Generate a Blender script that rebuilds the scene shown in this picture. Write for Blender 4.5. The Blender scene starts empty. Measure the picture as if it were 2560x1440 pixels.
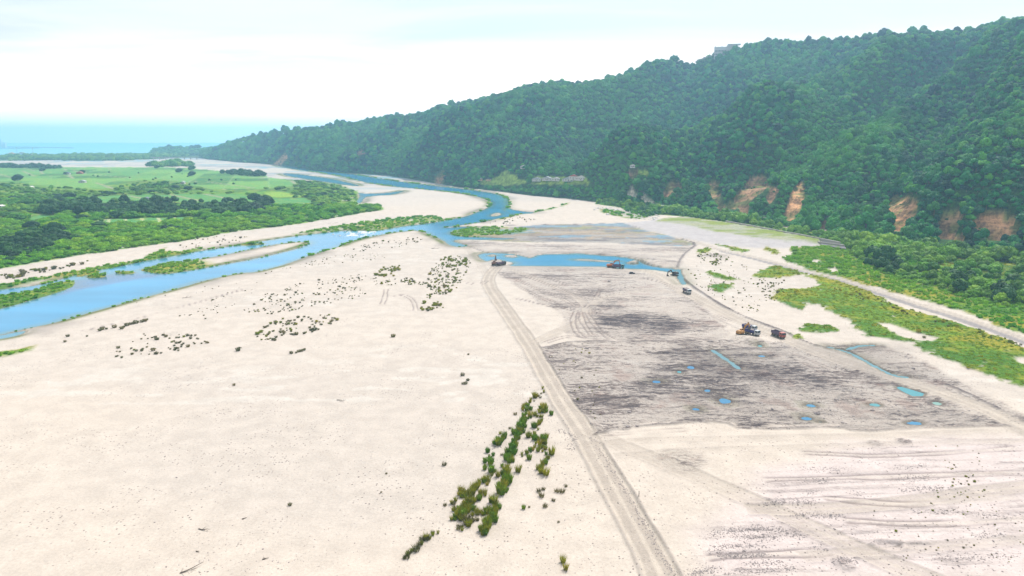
import bpy, math, random
import numpy as np
from mathutils import Vector, Matrix

random.seed(7)
RNG = np.random.default_rng(11)
SC = bpy.context.scene
COL = SC.collection
R = math.radians

# ------------------------------------------------------------------ camera, sky, sun, exposure
FPX = 1720.0                      # focal length in photo pixels (photo is 2560 wide)
CAM_H = 100.0                     # the drone hovers 100 m above the river bed
HORIZON = 348.0
PITCH = math.atan((720 - HORIZON) / FPX)
cam_d = bpy.data.cameras.new('drone_camera')
cam = bpy.data.objects.new('drone_camera', cam_d)
COL.objects.link(cam)
cam.location = (0, 0, CAM_H)
cam.rotation_euler = (math.pi / 2 - PITCH, 0, 0)
cam_d.sensor_width = 36.0
cam_d.lens = 36.0 * FPX / 2560.0
cam_d.clip_start = 1.0
cam_d.clip_end = 90000.0
SC.camera = cam

SUN_AZ, SUN_EL = R(30), R(53)     # azimuth to the right of the view direction (+Y)
world = bpy.data.worlds.new('World')
SC.world = world
world.use_nodes = True
wn = world.node_tree
wn.nodes.clear()
w_out = wn.nodes.new('ShaderNodeOutputWorld')
w_bg = wn.nodes.new('ShaderNodeBackground')
w_sky = wn.nodes.new('ShaderNodeTexSky')
w_sky.sky_type = 'NISHITA'
w_sky.sun_disc = False
w_sky.sun_elevation = SUN_EL
w_sky.sun_rotation = SUN_AZ
w_sky.altitude = 100
w_sky.air_density = 1.0
w_sky.dust_density = 1.5
w_sky.ozone_density = 1.5
w_bg.inputs['Strength'].default_value = 0.11
# thin high cloud veil, mapped on a plane far above so it compresses towards the horizon
w_geo = wn.nodes.new('ShaderNodeNewGeometry')
w_tc = wn.nodes.new('ShaderNodeTexCoord')
w_sep = wn.nodes.new('ShaderNodeSeparateXYZ')
w_max = wn.nodes.new('ShaderNodeMath'); w_max.operation = 'MAXIMUM'; w_max.inputs[1].default_value = 0.0
w_add = wn.nodes.new('ShaderNodeMath'); w_add.operation = 'ADD'; w_add.inputs[1].default_value = 0.12
w_div = wn.nodes.new('ShaderNodeVectorMath'); w_div.operation = 'SCALE'
w_inv = wn.nodes.new('ShaderNodeMath'); w_inv.operation = 'DIVIDE'; w_inv.inputs[0].default_value = 1.0
w_map = wn.nodes.new('ShaderNodeMapping')
w_map.inputs['Scale'].default_value = (0.55, 1.3, 1.0)
w_map.inputs['Rotation'].default_value = (0, 0, R(-20))
w_map.inputs['Location'].default_value = (3.1, 0.6, 0)
w_noise = wn.nodes.new('ShaderNodeTexNoise')
w_noise.inputs['Scale'].default_value = 1.0
w_noise.inputs['Detail'].default_value = 7
w_noise.inputs['Roughness'].default_value = 0.55
w_noise.inputs['Distortion'].default_value = 0.4
w_ramp = wn.nodes.new('ShaderNodeMapRange')
w_ramp.interpolation_type = 'SMOOTHSTEP'
w_ramp.inputs['From Min'].default_value = 0.36
w_ramp.inputs['From Max'].default_value = 0.66
w_ramp.inputs['To Min'].default_value = 0.5
w_ramp.inputs['To Max'].default_value = 0.93
w_mix = wn.nodes.new('ShaderNodeMix'); w_mix.data_type = 'RGBA'
CLOUD = (7.8, 7.8, 7.9, 1.0)
w_mix.inputs['B'].default_value = CLOUD
L = wn.links.new
L(w_tc.outputs['Generated'], w_sep.inputs[0])
L(w_sep.outputs['Z'], w_max.inputs[0])
L(w_max.outputs[0], w_add.inputs[0])
L(w_add.outputs[0], w_inv.inputs[1])
L(w_tc.outputs['Generated'], w_div.inputs[0])
L(w_inv.outputs[0], w_div.inputs['Scale'])
L(w_div.outputs[0], w_map.inputs[0])
L(w_map.outputs[0], w_noise.inputs['Vector'])
L(w_noise.outputs['Fac'], w_ramp.inputs['Value'])
w_low = wn.nodes.new('ShaderNodeMapRange'); w_low.interpolation_type = 'SMOOTHSTEP'
w_low.inputs['From Min'].default_value = 0.0; w_low.inputs['From Max'].default_value = 0.15
w_low.inputs['To Min'].default_value = 0.95; w_low.inputs['To Max'].default_value = 0.0
w_mx = wn.nodes.new('ShaderNodeMath'); w_mx.operation = 'MAXIMUM'
L(w_sep.outputs['Z'], w_low.inputs['Value']); L(w_low.outputs[0], w_mx.inputs[0]); L(w_ramp.outputs[0], w_mx.inputs[1])
L(w_mx.outputs[0], w_mix.inputs['Factor'])
w_veil = wn.nodes.new('ShaderNodeMix'); w_veil.data_type = 'RGBA'
w_veil.inputs['A'].default_value = CLOUD; w_veil.inputs['B'].default_value = (26.0, 18.5, 14.5, 1.0)
L(w_low.outputs[0], w_veil.inputs['Factor']); L(w_veil.outputs['Result'], w_mix.inputs['B'])
L(w_sky.outputs[0], w_mix.inputs['A'])
L(w_mix.outputs['Result'], w_bg.inputs['Color'])
L(w_bg.outputs[0], w_out.inputs['Surface'])

sun_d = bpy.data.lights.new('sun', 'SUN')
sun_d.energy = 5.0
sun_d.angle = R(0.53)
sun_d.color = (1.0, 0.955, 0.89)
sun = bpy.data.objects.new('sun', sun_d)
COL.objects.link(sun)
sdir = Vector((math.sin(SUN_AZ) * math.cos(SUN_EL), math.cos(SUN_AZ) * math.cos(SUN_EL), math.sin(SUN_EL)))
sun.rotation_euler = sdir.to_track_quat('Z', 'Y').to_euler()

SC.view_settings.view_transform = 'Standard'
SC.view_settings.look = 'None'
SC.view_settings.exposure = 0.36
SC.view_settings.gamma = 1.0
SC.view_settings.use_curve_mapping = False
SC.render.engine = 'CYCLES'
SC.cycles.volume_bounces = 1
SC.cycles.use_denoising = True
SC.cycles.max_bounces = 6

# ------------------------------------------------------------------ helpers
cp, sp = math.cos(PITCH), math.sin(PITCH)

def ray(px, py):
    a = (np.asarray(px, float) - 1280) / FPX
    b = (720 - np.asarray(py, float)) / FPX
    return a, cp + sp * b, -sp + cp * b          # x, y, z of the view ray

def G(px, py, z=0.0):
    """where the sight line through a photo pixel meets the level z"""
    x, y, dz = ray(px, py)
    dz = np.minimum(dz, -1e-4)
    t = (z - CAM_H) / dz
    return x * t, y * t

def P(px, py, z=0.0):
    x, y = G(px, py, z)
    return float(x), float(y)

def project(x, y, z):
    """world -> photo pixels"""
    u, v, w = x, y, z - CAM_H
    d = v * cp - w * sp
    b = (v * sp + w * cp) / d
    return 1280 + FPX * u / d, 720 - FPX * b, d

def AZ(px, py):
    x, y, z = ray(px, py)
    return np.arctan2(x, y)

def TE(px, py):
    x, y, z = ray(px, py)
    return z / np.hypot(x, y)

def _hash(ix, iy, seed):
    h = (ix.astype(np.int64) * 374761393 + iy.astype(np.int64) * 668265263 + seed * 1274126177) & 0xffffffff
    h = ((h ^ (h >> 13)) * 1274126177) & 0xffffffff
    h = h ^ (h >> 16)
    return (h & 0xffffff) / float(0xffffff)

def vnoise(x, y, seed=0):
    x = np.asarray(x, float); y = np.asarray(y, float)
    ix = np.floor(x); iy = np.floor(y)
    fx = x - ix; fy = y - iy
    fx = fx * fx * (3 - 2 * fx); fy = fy * fy * (3 - 2 * fy)
    a = _hash(ix, iy, seed); b = _hash(ix + 1, iy, seed)
    c = _hash(ix, iy + 1, seed); d = _hash(ix + 1, iy + 1, seed)
    return (a + (b - a) * fx) * (1 - fy) + (c + (d - c) * fx) * fy

def fbm(x, y, seed=0, octv=4, gain=0.5):
    s = 0; a = 1.0; t = 0
    for k in range(octv):
        s = s + a * vnoise(x * 2.03 ** k + 17.3 * k, y * 2.03 ** k - 9.1 * k, seed + k)
        t += a; a *= gain
    return s / t

def sstep(a, b, x):
    t = np.clip((x - a) / (b - a), 0, 1)
    return t * t * (3 - 2 * t)

def lin(r, g, b):
    f = lambda c: c / 12.92 if c <= 0.04045 else ((c + 0.055) / 1.055) ** 2.4
    return np.array([f(r / 255), f(g / 255), f(b / 255)])

def seg_dist(x, y, pts):
    """distance to an open polyline, and the position along it (0..1)"""
    best = np.full(x.shape, 1e9); pos = np.zeros(x.shape)
    n = len(pts) - 1
    for k in range(n):
        ax, ay = pts[k]; bx, by = pts[k + 1]
        dx, dy = bx - ax, by - ay
        t = np.clip(((x - ax) * dx + (y - ay) * dy) / (dx * dx + dy * dy + 1e-9), 0, 1)
        d = np.hypot(x - ax - t * dx, y - ay - t * dy)
        m = d < best
        best = np.where(m, d, best); pos = np.where(m, (k + t) / n, pos)
    return best, pos

def poly_sd(x, y, pts):
    """signed distance to a closed polygon, positive inside"""
    best = np.full(x.shape, 1e9); inside = np.zeros(x.shape, bool)
    n = len(pts)
    for k in range(n):
        ax, ay = pts[k]; bx, by = pts[(k + 1) % n]
        dx, dy = bx - ax, by - ay
        t = np.clip(((x - ax) * dx + (y - ay) * dy) / (dx * dx + dy * dy + 1e-9), 0, 1)
        best = np.minimum(best, (x - ax - t * dx) ** 2 + (y - ay - t * dy) ** 2)
        if ay != by:
            inside ^= ((ay > y) != (by > y)) & (x < dx * (y - ay) / dy + ax)
    d = np.sqrt(best)
    return np.where(inside, d, -d)

def W(poly):
    return [P(a, b) for a, b in poly]

def smooth(pts, n=2, closed=False):
    pts = [tuple(p) for p in pts]
    for _ in range(n):
        out = []
        m = len(pts)
        rng = range(m if closed else m - 1)
        for k in rng:
            a, b = pts[k], pts[(k + 1) % m]
            out.append((0.75 * a[0] + 0.25 * b[0], 0.75 * a[1] + 0.25 * b[1]))
            out.append((0.25 * a[0] + 0.75 * b[0], 0.25 * a[1] + 0.75 * b[1]))
        if not closed:
            out = [pts[0]] + out + [pts[-1]]
        pts = out
    return pts

def in_poly_px(px, py, poly):
    return poly_sd(px, py, poly)

# ------------------------------------------------------------------ outlines read from the photograph (photo pixels on the river plain)
RIVER = [(-700, 1010), (-300, 915), (0, 832), (60, 820), (150, 801), (250, 772), (400, 731), (500, 702), (600, 680), (640, 679), (702, 662), (750, 645), (790, 631), (850, 615), (865, 606), (902, 596), (940, 587), (1002, 577), (1052, 574), (1085, 590), (1102, 596), (1130, 615), (1172, 615), (1150, 608), (1137, 604), (1132, 599), (1150, 597), (1230, 598), (1290, 596), (1290, 594), (1150, 591), (1122, 583), (1135, 573), (1200, 568), (1160, 566), (1090, 569), (1150, 562), (1200, 555), (1237, 547), (1292, 538), (1285, 532), (1258, 527), (1272, 517), (1276, 505), (1265, 493), (1247, 485), (1190, 476), (1115, 467), (1040, 459), (960, 448), (915, 440), (855, 432), (815, 427), (760, 419), (702, 411), (690, 414), (740, 423), (790, 430), (850, 439), (890, 449), (930, 459), (990, 466), (1060, 472), (1120, 479), (1187, 488), (1221, 498), (1230, 507), (1222, 518), (1202, 527), (1165, 540), (1115, 550), (1065, 557), (990, 567), (940, 577), (865, 575), (815, 580), (740, 589), (640, 604), (575, 615), (500, 626), (400, 644), (337, 655), (300, 665), (212, 679), (140, 700), (87, 713), (0, 721), (-300, 770), (-700, 840)]
ISLAND_SAND = [(340, 673), (380, 681), (415, 683), (440, 680), (540, 663), (640, 645), (715, 628), (760, 614), (777, 605), (760, 603), (700, 607), (640, 618), (550, 638), (425, 656), (375, 666)]
ISLAND_GREEN = [(-400, 810), (0, 736), (72, 726), (132, 708), (180, 697), (190, 703), (186, 716), (150, 728), (82, 748), (0, 771), (-400, 860)]
ISLETS = [[(205, 690), (240, 684), (276, 685), (262, 692), (225, 694)], [(280, 682), (300, 676), (330, 674), (344, 681), (312, 685)], [(180, 690), (215, 680), (255, 672), (250, 679), (205, 690)],
          [(590, 612), (640, 607), (673, 607), (650, 611), (600, 614)], [(1222, 540), (1238, 530), (1254, 531), (1250, 539)], [(196, 713), (206, 712), (206, 715), (198, 716)]]
SIDE_WATER = [[(890, 507), (900, 492), (894, 481), (915, 484), (965, 483), (1017, 474), (985, 486), (925, 489), (908, 494), (903, 506)],
              [(700, 432), (760, 437), (830, 447), (900, 462), (895, 466), (800, 452), (720, 440)],
              [(-60, 842), (0, 836), (60, 824), (60, 829), (25, 841), (-60, 852)],
              [(1262, 515), (1300, 528), (1345, 531), (1290, 535), (1255, 528)]]
POND = [(1196, 634), (1222, 631), (1280, 633), (1312, 641), (1326, 645), (1350, 635), (1400, 634), (1449, 633), (1500, 637), (1560, 642), (1600, 650), (1610, 658), (1652, 667), (1690, 670), (1696, 682), (1672, 678), (1624, 671), (1561, 670), (1519, 664), (1426, 664), (1340, 663), (1269, 663), (1290, 656), (1270, 651), (1216, 654), (1204, 645)]
POND_ISLETS = [[(1210, 638), (1230, 633), (1248, 636), (1235, 641)], [(1255, 637), (1275, 634), (1300, 638), (1290, 643), (1265, 642)], [(1420, 647), (1460, 645), (1530, 650), (1560, 651), (1520, 654), (1450, 650)], [(1560, 655), (1590, 652), (1600, 657), (1580, 660)], [(1215, 652), (1240, 646), (1262, 649), (1250, 655)]]
DITCHES = [([(1695, 672), (1698, 683), (1704, 700), (1710, 708)], 2.6), ([(2070, 865), (2113, 873), (2150, 892), (2190, 914), (2235, 936), (2268, 940)], 1.5), ([(2118, 871), (2145, 862), (2184, 860)], 1.5), ([(1783, 873), (1812, 893), (1846, 917)], 1.7)]
POOLS = [(1811, 999, 17, 7.5, 'b'), (1739, 1019, 12, 4.5, 'b'), (2025, 1010, 12, 4, 'b'), (2016, 1042, 14, 5, 'b'), (1727, 915, 11, 4, 'b'), (1698, 926, 8, 3, 't'), (1641, 951, 15, 3.5, 'b'), (1770, 973, 12, 3.5, 'b'),
         (1905, 887, 9, 3, 'b'), (1900, 861, 8, 3, 't'), (2185, 1008, 14, 4.5, 't'), (2344, 1005, 12, 5, 'p'), (2287, 1054, 18, 5, 'b'), (2050, 1050, 6, 2, 'b')]
TURQ_POOL = [(2241, 965), (2252, 963), (2284, 972), (2310, 980), (2306, 986), (2282, 986), (2262, 977)]

VEG_LEFT = [(-900, 880), (-400, 735), (0, 672), (75, 660), (175, 642), (275, 628), (375, 612), (440, 604), (520, 592), (600, 577), (655, 572), (740, 560), (790, 552), (890, 536), (950, 525), (940, 517), (888, 513), (896, 495), (893, 480), (865, 465), (827, 457), (752, 451), (690, 446), (640, 437), (560, 427), (420, 418), (-900, 416)]
F_TOP = [(-900, 417), (420, 418), (560, 427), (650, 437), (735, 454), (745, 462), (700, 470), (600, 475), (530, 472), (475, 463), (380, 452), (300, 458), (262, 472), (180, 471), (100, 463), (40, 456), (-300, 450), (-900, 450)]
FIELDS = [F_TOP, [(205, 492), (330, 488), (440, 486), (580, 485), (612, 488), (695, 501), (600, 505), (440, 505), (330, 503), (240, 507)],
          [(660, 481), (700, 479), (752, 489), (748, 493), (672, 493)], [(678, 496), (760, 495), (788, 504), (760, 514), (690, 519)],
          [(35, 556), (100, 537), (143, 537), (130, 548), (75, 557)], [(217, 562), (275, 548), (425, 543), (562, 540), (560, 546), (412, 556), (312, 561)], [(-300, 560), (0, 545), (40, 543), (0, 552), (-300, 580)]]
BUSH_IN_FIELD = [(275, 463), (330, 452), (400, 448), (460, 455), (480, 465), (420, 476), (330, 478), (290, 475)]
GREEN_SPITS = [[(700, 588), (815, 578), (865, 574), (940, 576), (990, 567), (1065, 557), (1110, 549), (1100, 541), (1040, 542), (960, 549), (880, 560), (820, 570)],
               [(340, 652), (352, 642), (385, 630), (418, 617), (412, 627), (450, 630), (500, 618), (515, 622), (430, 640), (330, 660), (250, 673), (180, 688), (110, 700), (0, 722), (-300, 765), (-300, 735), (0, 712), (100, 690), (200, 674), (290, 660)],
               [(1290, 533), (1350, 528), (1400, 517), (1410, 510), (1430, 503), (1420, 510), (1370, 525), (1300, 537)],
               [(1235, 549), (1262, 541), (1295, 536), (1285, 544), (1262, 549)],
               [(1500, 520), (1540, 530), (1600, 541), (1610, 549), (1560, 545), (1510, 534)],
               [(1122, 583), (1150, 573), (1240, 566), (1330, 570), (1300, 585), (1200, 590), (1140, 592)],
               [(-30, 880), (40, 873), (93, 862), (80, 876), (20, 890), (-30, 900)]]
GREEN_R = [[(1935, 722), (2007, 721), (2065, 714), (2030, 691), (2052, 688), (2092, 700), (2165, 724), (2225, 750), (2290, 776), (2378, 802), (2472, 832), (2560, 866), (2900, 990), (2900, 1110), (2700, 1020), (2560, 968), (2522, 956), (2448, 929), (2354, 891), (2278, 863), (2300, 856), (2240, 852), (2165, 841), (2106, 803), (2080, 784), (2059, 768), (2014, 756), (2000, 774), (1958, 755), (1935, 738)],
           [(1988, 822), (2020, 808), (2070, 812), (2105, 826), (2060, 833), (2005, 831)], [(1760, 680), (1775, 677), (1815, 688), (1852, 700), (1820, 704), (1778, 695)], [(1762, 717), (1780, 709), (1842, 708), (1822, 722), (1800, 730)],
           [(1867, 688), (1900, 672), (1940, 665), (1990, 675), (2007, 685), (1940, 698), (1890, 694)], [(1795, 612), (1840, 617), (1880, 627), (1865, 634), (1827, 627)], [(1897, 618), (1915, 614), (1964, 632), (1945, 646)],
           [(1950, 646), (1972, 632), (1977, 620), (2077, 617), (2150, 630), (2400, 680), (2900, 790), (2900, 960), (2560, 836), (2401, 781), (2243, 733), (2170, 713), (2100, 690), (2030, 677)],
           [(1965, 838), (1975, 831), (1995, 836), (2010, 846), (1990, 848)], [(1740, 625), (1775, 620), (1785, 628), (1750, 634)]]
BARE_R = [[(2186, 805), (2224, 808), (2281, 830), (2349, 846), (2330, 854), (2283, 851), (2248, 841), (2212, 820)], [(2533, 893), (2600, 891), (2680, 920), (2600, 925), (2540, 905)], [(2015, 651), (2045, 650), (2050, 656), (2030, 657)], [(2070, 680), (2088, 668), (2090, 680)], [(1960, 704), (2000, 690), (2040, 700), (2010, 716), (1970, 718)]]
TERRACE = [(1650, 552), (1665, 544), (1720, 542), (1800, 552), (1900, 569), (2000, 587), (2050, 597), (2040, 600), (1965, 599), (1905, 595), (1855, 588), (1775, 574), (1710, 561)]
TERR_FOOT = [(1560, 556), (1640, 545), (1720, 541), (1800, 551), (1900, 568), (2000, 586), (2055, 600), (2050, 616), (1960, 620), (1860, 619), (1780, 609), (1700, 594), (1620, 576)]
LOWLAND_R = [(1490, 510), (1560, 520), (1610, 545), (1650, 536), (1720, 543), (1900, 568), (2055, 599), (2110, 622), (2150, 655), (2210, 690), (2330, 720), (2420, 748), (2560, 790), (2900, 880), (2900, 700), (2560, 640), (2400, 622), (2150, 598), (1900, 556), (1650, 522), (1500, 505)]

DIST1 = [(1245, 674), (1400, 668), (1600, 678), (1660, 700), (1720, 740), (1790, 790), (1850, 830), (1830, 850), (1700, 850), (1560, 852), (1450, 846), (1412, 830), (1408, 790), (1340, 752), (1290, 715), (1260, 695)]
DARK1 = [(1478, 760), (1520, 753), (1600, 772), (1700, 800), (1730, 826), (1640, 842), (1560, 842), (1515, 822), (1490, 790)]
DIST2 = [(1355, 868), (1480, 852), (1650, 850), (1900, 846), (2010, 868), (2120, 905), (2260, 962), (2400, 1010), (2500, 1052), (2520, 1062), (2300, 1068), (2135, 1076), (2100, 1064), (1900, 1064), (1845, 1070), (1812, 1050), (1680, 1054), (1560, 1068), (1490, 1082), (1440, 1020), (1400, 950)]
DARK2 = [(1640, 880), (1760, 862), (1960, 868), (2000, 930), (2100, 960), (2200, 1010), (2350, 1010), (2480, 1052), (2140, 1074), (2060, 1060), (1880, 1064), (1830, 1054), (1690, 1050), (1640, 1000), (1560, 985), (1620, 940)]
DIST3 = [(1130, 580), (1200, 572), (1400, 560), (1560, 556), (1620, 575), (1700, 597), (1760, 612), (1700, 616), (1500, 607), (1300, 606), (1160, 597)]
DIST4 = [(1145, 600), (1300, 607), (1740, 612), (1702, 640), (1694, 668), (1640, 664), (1560, 642), (1450, 632), (1220, 628), (1180, 618)]
DIST5 = [(2060, 858), (2200, 862), (2290, 900), (2400, 950), (2500, 1000), (2600, 1050), (2560, 1060), (2400, 990), (2260, 935), (2130, 890), (2060, 870)]
FLAT_SAND2 = [(2100, 1090), (2900, 1060), (2900, 1500), (2200, 1500), (1700, 1480), (1720, 1330), (1850, 1250), (1880, 1180)]

TRACKS = [  # centre line, half width in metres
    ([(1246, 664), (1236, 674), (1222, 692), (1221, 712), (1236, 736), (1262, 772), (1285, 806), (1309, 838), (1340, 890), (1366, 936), (1409, 1007), (1452, 1068), (1488, 1132), (1532, 1210), (1570, 1280), (1610, 1350), (1655, 1440), (1710, 1560)], 4.2, 1.0),
    ([(1470, 1075), (1540, 1108), (1640, 1150), (1750, 1196), (1900, 1262), (2050, 1330), (2180, 1388), (2330, 1450), (2500, 1520)], 3.4, 0.5),
    ([(1560, 672), (1618, 677), (1650, 690), (1680, 712), (1722, 734), (1770, 760), (1830, 792), (1880, 814), (1940, 838), (2000, 863), (2106, 905), (2200, 932), (2260, 950), (2354, 980), (2449, 1014), (2543, 1060), (2680, 1130)], 4.5, 0.9),
    ([(1700, 592), (1747, 607), (1790, 622), (1852, 635), (1915, 650), (2015, 677), (2095, 695), (2170, 720), (2243, 743), (2295, 760), (2401, 791), (2560, 848), (2800, 940)], 2.6, 0.8),
    ([(1160, 612), (1185, 638), (1205, 665), (1218, 690)], 2.5, 0.5),
    ([(1336, 858), (1380, 836), (1430, 815), (1470, 790), (1465, 760), (1430, 735), (1330, 690), (1270, 672)], 2.8, 0.6),
    ([(1465, 775), (1500, 745), (1560, 730), (1640, 722), (1720, 736)], 2.8, 0.5),
    ([(1460, 1110), (1600, 1100), (1900, 1094), (2200, 1088), (2700, 1070)], 1.4, 0.35),
    ([(1530, 1140), (1700, 1130), (1900, 1120), (2200, 1112), (2700, 1098)], 1.4, 0.35),
    ([(1860, 1275), (2000, 1276), (2150, 1268), (2300, 1248), (2560, 1215), (2800, 1190)], 2.6, 0.6),
    ([(2000, 1395), (2200, 1375), (2400, 1362), (2700, 1335)], 1.6, 0.4),
]
SCARPS = [([(1090, 571), (1170, 567), (1290, 563), (1420, 560), (1560, 556), (1600, 570)], 0.7), ([(1172, 616), (1200, 625), (1218, 631), (1260, 629), (1320, 631), (1449, 631), (1560, 638), (1640, 654)], 0.9), ([(1700, 596), (1745, 609), (1712, 632), (1700, 650), (1694, 668)], 0.8),
          ([(1706, 690), (1730, 714), (1762, 735), (1800, 760), (1850, 786), (1900, 806), (1960, 826), (2000, 848), (2050, 866), (2112, 868), (2160, 895), (2210, 922), (2260, 934), (2330, 946), (2390, 968), (2440, 990), (2500, 1020)], 1.0),
          ([(1490, 1083), (1560, 1068), (1680, 1055), (1812, 1051), (1850, 1071), (2100, 1065), (2135, 1076), (2300, 1069), (2520, 1062)], 0.6), ([(1360, 868), (1440, 852), (1560, 853), (1700, 846), (1830, 850)], 0.7),
          ([(1650, 878), (1800, 872), (1970, 866)], 0.8), ([(2262, 968), (2290, 972), (2312, 980)], 0.8), ([(1640, 942), (1660, 946), (1680, 950)], 0.8), ([(1750, 966), (1785, 972)], 0.7), ([(1720, 752), (1800, 800), (1850, 822)], 0.3)]
RUTS = [[(1275, 690), (1330, 715), (1400, 740), (1440, 765)], [(1280, 705), (1340, 738), (1410, 768), (1455, 780)], [(1300, 685), (1380, 712), (1430, 735), (1462, 770)], [(1360, 690), (1400, 705), (1480, 728), (1500, 745)], [(1462, 770), (1490, 742), (1500, 722), (1560, 700)],
        [(1470, 762), (1560, 742), (1690, 740)], [(1480, 778), (1600, 762), (1770, 775)], [(1290, 745), (1360, 762), (1440, 772)], [(1440, 775), (1430, 800), (1440, 830), (1470, 848)], [(1465, 778), (1480, 800), (1500, 830), (1540, 850)], [(1452, 778), (1455, 805), (1480, 838)], [(1480, 745), (1500, 755), (1495, 770), (1470, 778)],
        [(1560, 845), (1680, 838), (1800, 845)], [(1580, 830), (1700, 820), (1800, 800)], [(1660, 905), (1800, 930), (1960, 925)], [(1400, 900), (1480, 930), (1560, 925)], [(1430, 985), (1540, 990), (1640, 1010)], [(1980, 880), (2100, 930), (2230, 975)], [(2000, 900), (2120, 965), (2300, 1010)],
        [(1600, 690), (1680, 712), (1760, 770), (1830, 806)], [(1360, 858), (1420, 838), (1520, 850)], [(1500, 1085), (1560, 1085), (1720, 1072)], [(2000, 1130), (2240, 1140), (2560, 1118)], [(1900, 1200), (2180, 1190), (2560, 1180)], [(2050, 1245), (2300, 1262), (2560, 1240)], [(2100, 1300), (2350, 1310), (2600, 1290)], [(1760, 1395), (1960, 1385), (2080, 1380)],
        [(1160, 705), (1200, 712), (1220, 700)], [(985, 740), (1010, 735), (1035, 750), (1040, 778)], [(965, 720), (962, 745), (955, 760)], [(200, 830), (330, 800), (480, 760), (620, 720)]]
FIELD_PATHS = [([(55, 427), (85, 440)], 3), ([(62, 421), (90, 427)], 3), ([(185, 427), (215, 434)], 3), ([(200, 422), (208, 422)], 3), ([(240, 457), (290, 473)], 3), ([(262, 466), (286, 472)], 3), ([(172, 436), (182, 446)], 3), ([(325, 490), (385, 502)], 3), ([(428, 487), (500, 502)], 3),
               ([(510, 485), (600, 502)], 3.2), ([(200, 494), (240, 506)], 3), ([(520, 455), (640, 470)], 2.4), ([(110, 440), (180, 441)], 2), ([(230, 435), (330, 446)], 2), ([(380, 446), (500, 455)], 2), ([(0, 436), (30, 444)], 3), ([(100, 425), (106, 434)], 3), ([(160, 422), (167, 427)], 2.5), ([(270, 420), (276, 424)], 2.5),
               ([(0, 553), (60, 540), (100, 536)], 2.5), ([(195, 566), (230, 556), (285, 545)], 2.5), ([(640, 468), (560, 474)], 2), ([(728, 452), (745, 464)], 3.5), ([(0, 417), (300, 418), (430, 420)], 4), ([(672, 492), (670, 506)], 2), ([(786, 505), (700, 518)], 1.6)]

RIVER_W = smooth(W(RIVER), 2, True)
def _hi(poly, n=1):
    return smooth(W(poly), n, True)
WATERS = [(RIVER_W, 1)] + [(_hi(p), 1) for p in SIDE_WATER] + [(_hi(POND), 1)]
LANDS = [_hi(ISLAND_SAND), _hi(ISLAND_GREEN)] + [_hi(p) for p in ISLETS] + [_hi(p) for p in POND_ISLETS]
WATER_Z = -0.7
RX, RY = P(372, 386)
COAST_Y = 4560.0

def bbox_mask(x, y, pts, pad):
    xs = [p[0] for p in pts]; ys = [p[1] for p in pts]
    return (x > min(xs) - pad) & (x < max(xs) + pad) & (y > min(ys) - pad) & (y < max(ys) + pad)

TERR_H = 4.5
TERRACE_W = [P(a, b, TERR_H) for a, b in TERRACE]
TERR_FOOT_W = [P(a, b, TERR_H) for a, b in [(1640, 541), (1720, 539), (1800, 550), (1900, 567), (2000, 585), (2062, 597)]] + [P(a, b) for a, b in [(2050, 618), (1960, 620), (1860, 619), (1780, 609), (1700, 594), (1620, 576), (1560, 558)]]

def sdf(x, y, pts, pad=60.0, rel=0.0):
    out = np.full(x.shape, -1e3)
    m = bbox_mask(x, y, pts, pad)
    if m.any():
        out[m] = poly_sd(x[m], y[m], pts)
    return out

def line(x, y, pts, pad=20.0):
    out = np.full(x.shape, 1e3); pos = np.zeros(x.shape)
    m = bbox_mask(x, y, pts, pad)
    if m.any():
        out[m], pos[m] = seg_dist(x[m], y[m], pts)
    return out, pos

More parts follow.
